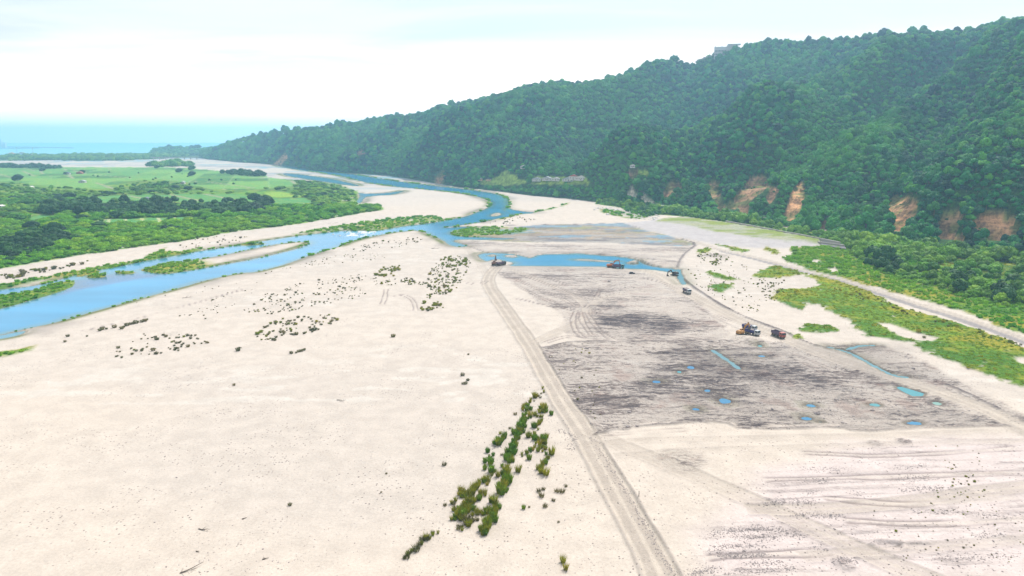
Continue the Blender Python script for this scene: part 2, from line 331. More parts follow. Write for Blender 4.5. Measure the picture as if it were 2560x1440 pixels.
def ground_eval(x, y, full=True):
    """height, albedo and masks of the river plain at world points"""
    r = np.hypot(x, y)
    fs = np.clip(r / 400.0, 0.6, 8.0)                     # feature size grows with distance
    n1 = fbm(x / 60, y / 60, 1, 5); n2 = fbm(x / 14, y / 14, 2, 4)
    n3 = fbm(x / 220, y / 120, 3, 5)
    wob = ((n2 - 0.5) * 5 + (n1 - 0.5) * 9) * fs ** 0.8
    # ---- water
    sw = np.full(x.shape, -1e3)
    for pts, _ in WATERS:
        sw = np.maximum(sw, sdf(x, y, pts, 80))
    for pts in LANDS:
        sw = np.minimum(sw, -sdf(x, y, pts, 80))
    sw = sw + wob * 0.32
    for pts, hw in DITCHES:
        d, _ = line(x, y, smooth(W(pts), 1))
        sw = np.maximum(sw, hw * 0.7 - d + (n2 - 0.5) * 1.6 + (fbm(x / 2.5, y / 2.5, 48, 3) - 0.5) * 1.8)
    for (a, b, rx, ry, kind) in POOLS:
        cx, cy = P(a, b); sx = rx * 0.9 * math.hypot(cx, cy) / FPX; sy = (P(a, b - ry)[1] - cy) * 0.9
        m = (abs(x - cx) < sx * 3) & (abs(y - cy) < sy * 3)
        q = np.full(x.shape, 9.0); q[m] = np.hypot((x[m] - cx) / sx, (y[m] - cy) / sy)
        sw = np.maximum(sw, np.where(q < 4, (0.85 - q) * min(sx, sy) + (fbm(x / 2.2, y / 2.2, 46, 3) - 0.5) * 1.6, -1e3))
    sw = np.maximum(sw, sdf(x, y, W(TURQ_POOL), 20))
    coast = COAST_Y + 240 * (n3 - 0.5) + np.where(x < -2500, (-2500 - x) * 0.12, 0) + np.clip((x + 2100) * -0.25, -60, 500) * (x > -2600)
    sea = y - coast
    sw = np.where(sea > 0, np.maximum(sw, sea * 0.3), sw)
    # ---- height
    h = (n1 - 0.5) * 1.0 + (n2 - 0.5) * 0.25
    h = np.where(r > 1200, h * 0.5, h)
    bank = np.clip(-sw / (3.0 * fs ** 0.5), -1, 1)
    near = sstep(25 * fs ** 0.5, 3, -sw)
    h = h * (1 - near) + near * (-0.7 + 0.55 * bank + 0.1 * (n2 - 0.5) * (bank > 0.2))
    h = np.where(sw > 0, np.minimum(h, -0.72 - np.clip(sw * 0.25, 0, 1.8)), np.maximum(h, -0.7 + np.clip(-sw * 0.12, 0, 0.25)))
    # ---- paint
    sand = lin(228, 215, 202); sand2 = lin(216, 205, 195); warm = lin(233, 218, 202); pale = lin(243, 236, 226)
    c = sand * np.ones(x.shape + (3,))
    def mix(c, col, f):
        f = np.clip(f, 0, 1)[..., None]
        return c * (1 - f) + np.asarray(col) * f
    c = mix(c, sand2, sstep(0.40, 0.66, n3) * 0.45)
    c = mix(c, warm, sstep(0.5, 0.65, fbm(x / 300, y / 200, 8, 3)) * 0.6)
    st = fbm(x / 20 + n1 * 2.5, y / 6 + n2, 14, 5)
    c = mix(c, pale, sstep(0.61, 0.66, st) * sstep(0.42, 0.6, n3) * 0.35 * (y > 250) * (y < 900))
    # braided grey bed upstream
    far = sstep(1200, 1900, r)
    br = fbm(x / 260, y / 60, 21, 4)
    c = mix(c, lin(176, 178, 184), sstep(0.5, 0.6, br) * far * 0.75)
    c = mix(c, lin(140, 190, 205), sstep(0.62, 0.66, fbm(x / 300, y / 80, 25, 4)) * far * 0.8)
    grass = np.zeros(x.shape); rough = np.zeros(x.shape); wet = np.zeros(x.shape); trackm = np.zeros(x.shape)
    # disturbed ground
    for pts, dep, amt in ((DIST1, 0.6, 0.75), (DIST2, 1.1, 1.0), (DIST3, 0.3, 0.6), (DIST4, 0.4, 0.55), (DIST5, 0.5, 0.8)):
        s = sdf(x, y, W(pts)) + wob * 1.1 + (fbm(x / 4, y / 4, 36, 3) - 0.5) * 5
        f = sstep(-1.5, 2.5, s)
        rough = np.maximum(rough, f * amt)
        land = sw < -0.3
        h = np.where(land, h - dep * sstep(-0.6, 2.0, s) * (amt > 0.5) * sstep(0.3, 6, -sw), h)
        h = np.where(land, np.maximum(h, -0.66 + np.clip(-sw * 0.1, 0, 0.2)), h)
    for pts, amt in ((DARK1, 1.0), (DARK2, 0.75)):
        s = sdf(x, y, W(pts)) + wob * 2.6 + (fbm(x / 5, y / 3, 38, 3) - 0.5) * 9
        wet = np.maximum(wet, sstep(-4, 6, s) * amt)
    s3 = sdf(x, y, W(DIST3)) + wob
    f3 = sstep(-2, 6, s3)
    d3c = lin(178, 174, 168) * np.ones(x.shape + (3,))
    d3c = mix(d3c, lin(156, 158, 96), sstep(0.50, 0.58, fbm(x / 60, y / 36, 31, 5)) * 0.9)
    d3c = mix(d3c, lin(120, 126, 138), sstep(0.50, 0.57, fbm(x / 60, y / 12, 32, 5)) * 0.9)
    d3c = mix(d3c, lin(204, 172, 124), sstep(0.58, 0.64, fbm(x / 40, y / 14, 33, 5)) * 0.5)
    d3c = mix(d3c, lin(118, 176, 206), sstep(0.60, 0.63, fbm(x / 50, y / 16, 34, 4)) * 0.8)
    fs2 = sstep(-4, 12, sdf(x, y, W(FLAT_SAND2), 60) + wob * 2)
    stk = fbm(x / 18 + n1 * 3, y / 2.2 + n1 * 4, 45, 4)
    rough = np.maximum(rough, fs2 * sstep(0.55, 0.68, stk) * 0.35)
    c = mix(c, lin(234, 218, 214), fs2 * 0.8)
    h = h + (fbm(x / 24 + n2, y / 9, 47, 4) - 0.5) * 0.4 * sstep(2, 12, -sw) * (r < 900)
    rt = np.clip(rough * 1.0, 0, 1)
    c = mix(c, lin(206, 194, 186), rt * 0.5)
    c = mix(c, d3c, f3 * 0.8)
    # tailings, heaps and pits in the dug ground
    hump = fbm(x / 7, y / 5, 41, 3) - 0.5
    hump2 = np.abs(fbm(x / 11 + n2, y / 4.5, 43, 3) - 0.5) * 2
    landf = sstep(0.8, 4, -sw)
    h = h + rt * (hump * 1.5 + (0.35 - hump2) * 0.8) * landf * (r < 1100)
    h = np.where(sw < -0.6, np.maximum(h, -0.6 + 0.15 * n2), h)
    # tracks
    for k, (pts, hw, amt) in enumerate(TRACKS):
        wp = smooth(W(pts), 2)
        d, pos = line(x, y, wp, 14)
        d = d + (n2 - 0.5) * 1.2
        amt = amt * sstep(0, 0.05, pos) * sstep(1, 0.97, pos)
        f = sstep(hw + 0.7, hw - 0.5, d) * amt
        trackm = np.maximum(trackm, f)
        c = mix(c, lin(196, 183, 170), f * 0.85)
        rut = 0.5 + 0.5 * np.cos(d / hw * math.pi * 2.2 + 2 * (n1 - 0.5))
        c = mix(c, lin(226, 212, 196), f * sstep(0.5, 0.95, rut) * 0.8)
        berm = np.exp(-((d - hw - 0.5) / 0.55) ** 2) * amt
        h = np.where(sw < -1.5, h * (1 - f * 0.7) - 0.18 * f + berm * 0.42, h)
        c = mix(c, lin(168, 158, 150), berm * 0.5)
        rough = rough * (1 - f * 0.9); wet = wet * (1 - f * 0.85)
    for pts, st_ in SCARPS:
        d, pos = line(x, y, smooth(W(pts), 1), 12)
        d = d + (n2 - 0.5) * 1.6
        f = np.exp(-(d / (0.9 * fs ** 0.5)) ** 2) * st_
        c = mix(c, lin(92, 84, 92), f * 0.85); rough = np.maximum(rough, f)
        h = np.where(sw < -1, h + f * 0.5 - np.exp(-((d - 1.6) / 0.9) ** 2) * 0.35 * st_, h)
    for pts in RUTS:
        d, pos = line(x, y, smooth(W(pts), 2), 14)
        fd = sstep(0, 0.12, pos) * sstep(1, 0.85, pos)
        d = d + (n2 - 0.5) * 1.5
        f = np.exp(-((d - 1.2) / 0.5) ** 2) * fd * sstep(0.35, 0.6, fbm(x / 25, y / 25, 49, 3) + 0.05)
        c = mix(c, lin(140, 126, 124), f * 0.75); c = mix(c, lin(226, 212, 198), np.exp(-(d / 0.7) ** 2) * fd * 0.5)
        h = np.where(sw < -1, h - f * 0.22, h)
    # shore line vegetation and mud
    shore = np.exp(-((sw + 3.2 * fs ** 0.7) / (2.6 * fs ** 0.7)) ** 2)
    gsh = sstep(0.36, 0.6, fbm(x / 40, y / 40, 51, 4) + 0.1) * (sea < -30)
    leftish = sstep(5, -60, x - 0.0) * 0.75 + 0.25
    c = mix(c, lin(112, 124, 58), shore * gsh * leftish)
    c = mix(c, lin(120, 112, 92), np.exp(-((sw + 0.7) / 0.9) ** 2) * 0.7)
    pud = sstep(-26, -6, sw) * sstep(0.5, 0.62, n1) * (sw < -2) * (r < 1500)
    c = mix(c, lin(176, 166, 158), pud * 0.6)
    c = np.where((sw > -0.2)[..., None], lin(120, 128, 118), c)
    c = c * 0.545
    # grass
    G1, G2, G3 = lin(104, 134, 18), lin(140, 156, 48), lin(66, 122, 40)
    gmix = fbm(x / 35, y / 22, 61, 4)
    gcol = G1 * np.ones(x.shape + (3,))
    gcol = mix(gcol, lin(146, 138, 26), sstep(0.5, 0.66, gmix))
    gcol = mix(gcol, lin(70, 114, 24), sstep(0.5, 0.36, gmix))
    for pts in GREEN_R:
        s = sdf(x, y, W(pts)) + wob * 1.2 + (fbm(x / 3, y / 3, 64, 3) - 0.5) * 7
        grass = np.maximum(grass, sstep(-1.0, 2.0, s))
    for k, pts in enumerate(GREEN_SPITS):
        s = sdf(x, y, W(pts)) + wob * 0.8
        f = sstep(-2, 4, s) * (sw < -0.5) * (0.95 if k in (1, 6) else 0.7)
        grass = np.maximum(grass, f * sstep(0.3, 0.5, n2 + 0.12))
    for pts in (LANDS[1], LANDS[2], LANDS[3], LANDS[4], LANDS[5]):
        grass = np.maximum(grass, sstep(-2, 3, sdf(x, y, pts)) * (sw < -0.3) * 0.95)
    isl = sdf(x, y, LANDS[0]); ix, iy = P(400, 672)
    grass = np.maximum(grass, sstep(0, 2, isl) * sstep(42, 22, np.hypot(x - ix, (y - iy) * 0.8)) * 0.9)
    for pts in BARE_R:
        grass = grass * (1 - sstep(-1.5, 1.5, sdf(x, y, W(pts)) + wob * 0.5))
    t4, _ = line(x, y, smooth(W(TRACKS[3][0]), 2), 14)
    tg = sstep(4.0, 2.2, t4 + (n2 - .5) * 1.5)
    grass = grass * (1 - tg)
    # stony ditch along the upper track
    td, _ = line(x, y - 0, [(a - 3.5, b - 9.0) for a, b in smooth(W(TRACKS[3][0]), 2)[8:]], 14)
    tdf = sstep(3.8, 1.8, td + (n2 - .5) * 2.5) * (x > 190)
    grass = grass * (1 - tdf * 0.85); c = mix(c, lin(170, 164, 166) * 0.45, tdf * 0.8); h = h - tdf * 0.4
    gr = grass * sstep(0.28, 0.42, fbm(x / 5, y / 5, 63, 3) + grass * 0.2)
    c = mix(c, 0, 0) ; c = c * (1 - gr[..., None]) + gcol * gr[..., None]
    rough = rough * (1 - gr)
    # left bank
    vl = sdf(x, y, W(VEG_LEFT), 100) + wob * 1.2
    vf = sstep(-2, 3, vl) * (sea < -700)
    vb = lin(70, 112, 44) * np.ones(x.shape + (3,))
    vb = mix(vb, lin(96, 150, 34), sstep(0.48, 0.6, fbm(x / 50, y / 40, 71, 4)))
    vb = mix(vb, lin(122, 146, 50), sstep(0.55, 0.68, fbm(x / 40, y / 30, 72, 4)) * 0.8)
    c = c * (1 - vf[..., None]) + vb * vf[..., None]
    field = np.zeros(x.shape)
    for k, pts in enumerate(FIELDS):
        f = sstep(-3, 3, sdf(x, y, W(pts), 30) + (0 if k else wob * 0.5))
        fc = lin(84, 150, 84) * np.ones(x.shape + (3,))
        if k == 0:
            v = _hash(np.floor((x + 0.35 * y) / 95), np.floor(y / 130), 81); fc = mix(fc, lin(122, 172, 80), v * 0.9); fc = mix(fc, lin(48, 112, 60), sstep(0.7, 0.9, _hash(np.floor((x + 0.35 * y) / 95), np.floor(y / 130), 83))); ed = np.minimum(np.abs(((x + 0.35 * y) / 95) % 1 - 0.5) * 95, np.abs((y / 130) % 1 - 0.5) * 130); fc = mix(fc, lin(150, 176, 128), 0.5 * sstep(44.5, 47, np.abs(((x + 0.35 * y) / 95) % 1 - 0.5) * 95))
            f = f * (1 - sstep(-3, 3, sdf(x, y, W(BUSH_IN_FIELD), 30) + wob))
        if k == 2: fc = lin(140, 178, 62) * np.ones(x.shape + (3,))
        if k == 5:
            row = 0.5 + 0.5 * np.cos((x * 0.8 + y * 0.45) / 17.0 * 2 * math.pi); fc = mix(fc, lin(190, 196, 150), sstep(0.82, 0.95, row))
        if k == 6: fc = lin(170, 150, 125) * np.ones(x.shape + (3,))
        f = f * (vl > -3)
        c = c * (1 - f[..., None]) + fc * f[..., None]; field = np.maximum(field, f)
    for pts, hw in FIELD_PATHS:
        d, _ = line(x, y, W(pts), 30)
        f = sstep(hw + 2, hw - 1, d)
        c = mix(c, lin(205, 196, 170) * 0.62, f); field = np.maximum(field, f)
    # sand spots in the lower edge of the left bank
    bare = sstep(0.6, 0.68, fbm(x / 30, y / 18, 75, 4)) * sstep(60, 5, vl) * sstep(0, 8, vl)
    c = mix(c, sand * 0.42, bare * 0.9); vf = vf * (1 - bare)
    # coastal wood floor
    cw = sstep(-1350, -1290, sea + 900 * 0) * 0
    cf = ((y > 3330 + (n3 - 0.5) * 300) & (y < coast - 60 + (x + 1900) * 0.0) & (x < P(372, 398)[0] + (n1 - .5) * 200)).astype(float)
    c = mix(c, lin(58, 96, 60), cf * 0.95)
    # lowland by the hill
    lr = sdf(x, y, W(LOWLAND_R), 60) + wob * 0.8
    lf = sstep(-3, 3, lr)
    c = c * (1 - lf[..., None]) + (vb * 0.8) * lf[..., None]
    # raised terrace with smooth side slopes
    sf = sdf(x, y, TERR_FOOT_W, 60); stp = sdf(x, y, TERRACE_W, 90)
    hill = np.where(sf > 0, np.clip(sf / (sf + np.maximum(-stp, 0) + 1e-3), 0, 1), 0)
    h = h * (1 - sstep(0, 2, sf)) + hill * TERR_H
    tf = sstep(-1, 2, sf)
    c = mix(c, lin(212, 204, 202) * 0.54, tf)
    c = mix(c, lin(128, 142, 52) * 0.8, sstep(-4, 5, stp + wob * 1.5) * (0.35 + 0.6 * sstep(0.42, 0.58, fbm(x / 30, y / 12, 66, 5))))
    grass = np.maximum(grass * (1 - tf), sstep(-4, 5, stp + wob) * 0.4)
    rough = rough * (1 - tf)
    # grassy tussock relief
    h = h + gr * (0.25 + (fbm(x / 2.5, y / 2.5, 91, 3) - 0.3) * 1.1) * (r < 1200) * landf
    # heaps of spoil
    for (a, b, rad, hh) in ((1850, 845, 5, 1.6), (1885, 850, 5, 1.2), (2110, 1410, 2.6, 1.0), (2188, 1107, 2.4, 0.8), (2260, 1103, 2.5, .7), (1790, 640, 14, 1.0), (1650, 655, 18, 2.0), (1238, 660, 8, 1.6), (1230, 652, 10, .6), (1700, 1150, 8, 0.6), (1590, 655, 8, 1.0)):
        cx, cy = P(a, b); d = np.hypot(x - cx, y - cy)
        h = np.where(sw < 0.5, h + hh * np.exp(-(d / rad) ** 2) * (0.7 + 0.6 * n2), h)
        f = np.exp(-(d / rad) ** 4); rough = np.maximum(rough, f * 0.8)
    cx, cy = P(2222, 1364); d = np.hypot((x - cx) / 1.5, y - cy)
    h = h + 0.5 * np.exp(-((d - 2.6) / 0.6) ** 2) - 0.9 * np.exp(-(d / 2.0) ** 4)
    h = np.where(sw < -1.0, np.maximum(h, -0.62), h)
    return h, c, np.clip(grass + vf + lf, 0, 1), np.clip(rough, 0, 1), np.clip(wet, 0, 1), trackm, sw, vf, field, lf, lr, vl, sea, cf

# ------------------------------------------------------------------ materials
def new_mat(name):
    m = bpy.data.materials.new(name); m.use_nodes = True
    nt = m.node_tree; nt.nodes.clear()
    out = nt.nodes.new('ShaderNodeOutputMaterial')
    b = nt.nodes.new('ShaderNodeBsdfPrincipled')
    nt.links.new(b.outputs[0], out.inputs['Surface'])
    return m, nt, b, out

class NB:
    """small helper to wire shader nodes"""
    def __init__(s, nt): s.nt = nt
    def n(s, t, **kw):
        nd = s.nt.nodes.new(t)
        for k, v in kw.items(): setattr(nd, k, v)
        return nd
    def l(s, a, b): s.nt.links.new(a, b)
    def set(s, sock, v):
        if hasattr(v, 'is_output') or isinstance(v, bpy.types.NodeSocket): s.l(v, sock)
        else: sock.default_value = v
    def pos(s):
        return s.n('ShaderNodeNewGeometry').outputs['Position']
    def map(s, vec, sc=(1, 1, 1), rot=(0, 0, 0), loc=(0, 0, 0)):
        m = s.n('ShaderNodeMapping'); s.l(vec, m.inputs[0])
        m.inputs['Scale'].default_value = sc; m.inputs['Rotation'].default_value = rot; m.inputs['Location'].default_value = loc
        return m.outputs[0]
    def noise(s, vec, scale, detail=3, rough=0.5, dist=0.0):
        m = s.n('ShaderNodeTexNoise'); s.l(vec, m.inputs['Vector'])
        m.inputs['Scale'].default_value = scale; m.inputs['Detail'].default_value = detail
        m.inputs['Roughness'].default_value = rough; m.inputs['Distortion'].default_value = dist
        return m.outputs['Fac']
    def rng(s, v, a, b, c=0.0, d=1.0, smooth=True):
        m = s.n('ShaderNodeMapRange')
        if smooth: m.interpolation_type = 'SMOOTHSTEP'
        s.set(m.inputs['Value'], v)
        m.inputs['From Min'].default_value = a; m.inputs['From Max'].default_value = b
        m.inputs['To Min'].default_value = c; m.inputs['To Max'].default_value = d
        return m.outputs[0]
    def mul(s, a, b, op='MULTIPLY'):
        m = s.n('ShaderNodeMath', operation=op); s.set(m.inputs[0], a); s.set(m.inputs[1], b)
        return m.outputs[0]
    def mix(s, f, a, b, bt='MIX'):
        m = s.n('ShaderNodeMix', data_type='RGBA', blend_type=bt)
        s.set(m.inputs['Factor'], f); s.set(m.inputs['A'], a); s.set(m.inputs['B'], b)
        return m.outputs['Result']
    def attr(s, name, out='Color'):
        return s.n('ShaderNodeAttribute', attribute_name=name).outputs[out]

def c4(r, g, b):
    v = lin(r, g, b); return (float(v[0]), float(v[1]), float(v[2]), 1.0)

def ground_material():
    m, nt, b, out = new_mat('river_ground')
    k = NB(nt); pos = k.pos()
    col = k.attr('paint'); ms = k.n('ShaderNodeSeparateColor'); k.l(k.attr('masks'), ms.inputs[0])
    rough, wet, grass = ms.outputs[0], ms.outputs[1], ms.outputs[2]
    fine = k.noise(pos, 1.3, 5, 0.62)
    mid = k.noise(pos, 0.12, 4, 0.6)
    v = k.mul(k.rng(fine, 0.3, 0.7, 0.91, 1.06), k.rng(mid, 0.3, 0.7, 0.92, 1.06))
    col = k.mix(1.0, col, k.n('ShaderNodeCombineColor').outputs[0], 'MIX') if False else col
    vc = k.n('ShaderNodeCombineXYZ')
    for i in range(3): k.l(v, vc.inputs[i])
    col = k.mix(1.0, col, vc.outputs[0], 'MULTIPLY')
    # dug ground: streaks dragged sideways by the machines, dark damp gravel
    warp = k.n('ShaderNodeVectorMath', operation='MULTIPLY_ADD')
    nz = k.n('ShaderNodeTexNoise'); k.l(pos, nz.inputs['Vector']); nz.inputs['Scale'].default_value = 0.02; nz.inputs['Detail'].default_value = 2
    k.l(nz.outputs['Color'], warp.inputs[0]); warp.inputs[1].default_value = (14, 22, 0); k.l(pos, warp.inputs[2])
    s1 = k.noise(k.map(warp.outputs[0], (0.045, 0.42, 1), (0, 0, R(4))), 1.0, 7, 0.68)
    s2 = k.noise(k.map(pos, (0.30, 0.62, 1)), 1.0, 7, 0.78, 0.6)
    big = k.noise(k.map(pos, (0.6, 1.4, 1)), 0.022, 4, 0.6)
    sm = k.mul(k.mul(s1, 0.42), k.mul(s2, 0.58), 'ADD')
    thr = k.mul(sm, k.mul(k.mul(big, 0.5, 'SUBTRACT'), 0.5), 'ADD')
    dk = k.mul(k.rng(thr, 0.495, 0.56), rough)
    col = k.mix(k.mul(dk, 0.8), col, c4(94, 84, 82))
    dk2 = k.mul(k.rng(thr, 0.565, 0.62), rough)
    col = k.mix(k.mul(dk2, 0.7), col, c4(62, 56, 60))
    rd = k.mul(k.rng(k.noise(pos, 0.05, 4, 0.6), 0.56, 0.66), rough)
    col = k.mix(k.mul(rd, 0.35), col, c4(124, 98, 90))
    wf = k.mul(k.rng(thr, 0.40, 0.55, 0.12, 1.0), wet)
    col = k.mix(k.mul(wf, 0.80), col, c4(84, 77, 77))
    wf2 = k.mul(k.rng(thr, 0.50, 0.58), wet)
    col = k.mix(k.mul(wf2, 0.6), col, c4(52, 47, 55))
    # scattered cobbles
    vo = k.n('ShaderNodeTexVoronoi'); k.l(pos, vo.inputs['Vector']); vo.inputs['Scale'].default_value = 1.1
    sepv = k.n('ShaderNodeSeparateColor'); k.l(vo.outputs['Color'], sepv.inputs[0])
    patch = k.rng(k.noise(pos, 0.03, 4, 0.65), 0.42, 0.58, 0.0, 1.0)
    dot = k.mul(k.mul(k.rng(vo.outputs['Distance'], 0.34, 0.16), k.rng(sepv.outputs[0], 0.72, 0.78)), patch)
    notg = k.mul(1.0, grass, 'SUBTRACT')
    dot = k.mul(dot, notg)
    col = k.mix(k.mul(dot, 0.75), col, c4(62, 56, 60))
    # grass mottling
    g1 = k.noise(pos, 0.55, 5, 0.7); g2 = k.noise(pos, 0.06, 4, 0.6)
    gc = k.mix(k.mul(k.rng(g1, 0.42, 0.62), grass), col, c4(62, 92, 26))
    gc = k.mix(k.mul(k.mul(k.rng(g2, 0.5, 0.66), grass), 0.5), gc, c4(150, 140, 44))
    k.l(gc, b.inputs['Base Color'])
    b.inputs['Roughness'].default_value = 0.95
    b.inputs['Specular IOR Level'].default_value = 0.15
    bn = k.n('ShaderNodeBump'); bn.inputs['Strength'].default_value = 1.0; bn.inputs['Distance'].default_value = 1.0
    base = k.mul(k.noise(pos, 0.9, 5, 0.65), k.mul(k.mul(k.mul(rough, 0.85), k.mul(grass, 0.9), 'ADD'), 0.12, 'ADD'))
    hh = k.mul(base, k.mul(dot, 0.12), 'ADD')
    k.l(hh, bn.inputs['Height']); k.l(bn.outputs[0], b.inputs['Normal'])
    return m

def water_material(name, deep, spec=0.35, rough=0.12, bump=0.02, scale=0.35):
    m, nt, b, out = new_mat(name)
    k = NB(nt); pos = k.pos()
    n = k.noise(pos, 0.012, 4, 0.6)
    k.l(k.attr('paint') if deep is None else k.mix(k.rng(n, 0.3, 0.7), tuple(deep[0]), tuple(deep[1])), b.inputs['Base Color'])
    b.inputs['Roughness'].default_value = rough
    b.inputs['Specular IOR Level'].default_value = spec
    b.inputs['IOR'].default_value = 1.33
    bn = k.n('ShaderNodeBump'); bn.inputs['Strength'].default_value = 0.5; bn.inputs['Distance'].default_value = bump
    k.l(k.noise(k.map(pos, (1, 1.6, 1)), scale, 4, 0.6), bn.inputs['Height']); k.l(bn.outputs[0], b.inputs['Normal'])
    return m

def foliage_material(name, dark, light, yellow, trans=0.25, vary=1.0):
    m, nt, b, out = new_mat(name)
    k = NB(nt)
    oi = k.n('ShaderNodeObjectInfo'); rnd = oi.outputs['Random']
    pos = k.pos()
    col = k.mix(k.rng(rnd, 0.0, 1.0, 0.0, vary, False), dark, light)
    col = k.mix(k.rng(k.mul(k.mul(rnd, 7.31), 1.0, 'MODULO'), 0.72, 1.0, 0.0, 0.8), col, yellow)
    big = k.rng(k.noise(pos, 0.005, 4, 0.6), 0.42, 0.60)
    col = k.mix(k.mul(big, 0.45), col, yellow)
    fn = k.rng(k.noise(pos, 0.9, 3, 0.6), 0.3, 0.7, 0.72, 1.25)
    vc = k.n('ShaderNodeCombineXYZ')
    for i in range(3): k.l(fn, vc.inputs[i])
    col = k.mix(1.0, col, vc.outputs[0], 'MULTIPLY')
    k.l(col, b.inputs['Base Color'])
    b.inputs['Roughness'].default_value = 0.7
    b.inputs['Specular IOR Level'].default_value = 0.25
    tr = k.n('ShaderNodeBsdfTranslucent'); k.l(col, tr.inputs['Color'])
    mx = k.n('ShaderNodeMixShader'); mx.inputs[0].default_value = trans
    k.l(b.outputs[0], mx.inputs[1]); k.l(tr.outputs[0], mx.inputs[2]); k.l(mx.outputs[0], out.inputs['Surface'])
    return m

def plain(name, rgb, rough=0.6, metal=0.0, grime=0.15, spec=0.4):
    m, nt, b, out = new_mat(name)
    k = NB(nt); pos = k.n('ShaderNodeTexCoord').outputs['Object']
    n = k.rng(k.noise(pos, 1.7, 4, 0.65), 0.35, 0.7, 0.0, grime * 2)
    k.l(k.mix(n, c4(*rgb), c4(150, 138, 122)), b.inputs['Base Color'])
    b.inputs['Roughness'].default_value = rough; b.inputs['Metallic'].default_value = metal
    b.inputs['Specular IOR Level'].default_value = spec
    return m

# ------------------------------------------------------------------ mesh makers
def mesh_np(name, v, f, mats=(), smooth_shade=True, mat_idx=None):
    me = bpy.data.meshes.new(name)
    v = np.asarray(v, np.float32); f = np.asarray(f, np.int32)
    nv, nf, k = len(v), len(f), f.shape[1]
    me.vertices.add(nv); me.vertices.foreach_set('co', v.ravel())
    me.loops.add(nf * k); me.loops.foreach_set('vertex_index', f.ravel())
    me.polygons.add(nf)
    me.polygons.foreach_set('loop_start', np.arange(0, nf * k, k, dtype=np.int32))
    me.polygons.foreach_set('loop_total', np.full(nf, k, np.int32))
    me.polygons.foreach_set('use_smooth', np.full(nf, smooth_shade))
    if mat_idx is not None: me.polygons.foreach_set('material_index', np.asarray(mat_idx, np.int32))
    me.update(calc_edges=True)
    for m in mats: me.materials.append(m)
    return me

def link(name, data, parent=None, loc=None):
    o = bpy.data.objects.new(name, data); COL.objects.link(o)
    if parent is not None: o.parent = parent
    if loc is not None: o.location = loc
    return o

def tag(o, label=None, cat=None, group=None, kind=None):
    if label: o['label'] = label
    if cat: o['category'] = cat
    if group: o['group'] = group
    if kind: o['kind'] = kind
    return o

def grid_faces(nr, nc):
    i = np.arange(nr - 1)[:, None] * nc + np.arange(nc - 1)[None, :]
    i = i.ravel()
    return np.stack([i, i + 1, i + nc + 1, i + nc], 1)

def color_attr(me, name, c):
    a = me.attributes.new(name, 'FLOAT_COLOR', 'POINT')
    cc = np.ones((len(c), 4), np.float32); cc[:, :c.shape[1]] = c
    a.data.foreach_set('color', cc.ravel())

# ------------------------------------------------------------------ ground sheet
GROUND_MAT = ground_material()
azs = np.concatenate([np.linspace(R(-100), R(-42), 60, endpoint=False), np.linspace(R(-42), R(42), 1020), np.linspace(R(42), R(100), 61)[1:]])
tds = np.concatenate([np.geomspace(5.0, 0.8, 24, endpoint=False), np.linspace(0.8, 0.12, 470, endpoint=False), np.linspace(0.12, 0.012, 135, endpoint=False), np.geomspace(0.012, 0.0050, 14)])
rr = CAM_H / tds
A, RR = np.meshgrid(azs, rr)
gx = (np.sin(A) * RR).ravel(); gy = (np.cos(A) * RR).ravel()
ev = ground_eval(gx, gy)
gv = np.stack([gx, gy, ev[0]], 1)
gme = mesh_np('ground', gv, grid_faces(len(rr), len(azs)), (GROUND_MAT,))
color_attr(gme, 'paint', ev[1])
color_attr(gme, 'masks', np.stack([ev[3], ev[4], ev[2]], 1))
ground = tag(link('ground', gme), kind='structure', label='pale sand and gravel river bed with dug ground, tracks and grassy banks')

def gh(x, y):
    return ground_eval(np.atleast_1d(np.asarray(x, float)), np.atleast_1d(np.asarray(y, float)))[0]

# ------------------------------------------------------------------ water
def sheet(name, x0, x1, y0, y1, z, mat, label, nx=2, ny=2):
    xs = np.linspace(x0, x1, nx); ys = np.linspace(y0, y1, ny)
    X, Y = np.meshgrid(xs, ys)
    me = mesh_np(name, np.stack([X.ravel(), Y.ravel(), np.full(X.size, z)], 1), grid_faces(ny, nx), (mat,))
    return tag(link(name, me), kind='structure', label=label)
RIVER_MAT = water_material('river_water', None, 0.45, 0.14, 0.03)
SEA_MAT = water_material('sea_water', (c4(70, 160, 180), c4(90, 176, 192)), 0.2, 0.3, 0.05, 0.05)
POND_MAT = water_material('pit_water', (c4(40, 100, 140), c4(54, 112, 142)), 0.5, 0.12, 0.01, 0.8)
TURQ_MAT = water_material('silty_turquoise_water', (c4(58, 124, 134), c4(76, 130, 134)), 0.4, 0.2, 0.01, 0.8)
PALE_MAT = water_material('milky_water', (c4(110, 140, 132), c4(116, 146, 138)), 0.2, 0.2, 0.01, 0.8)
PUD_X = P(1190, 640)[0]

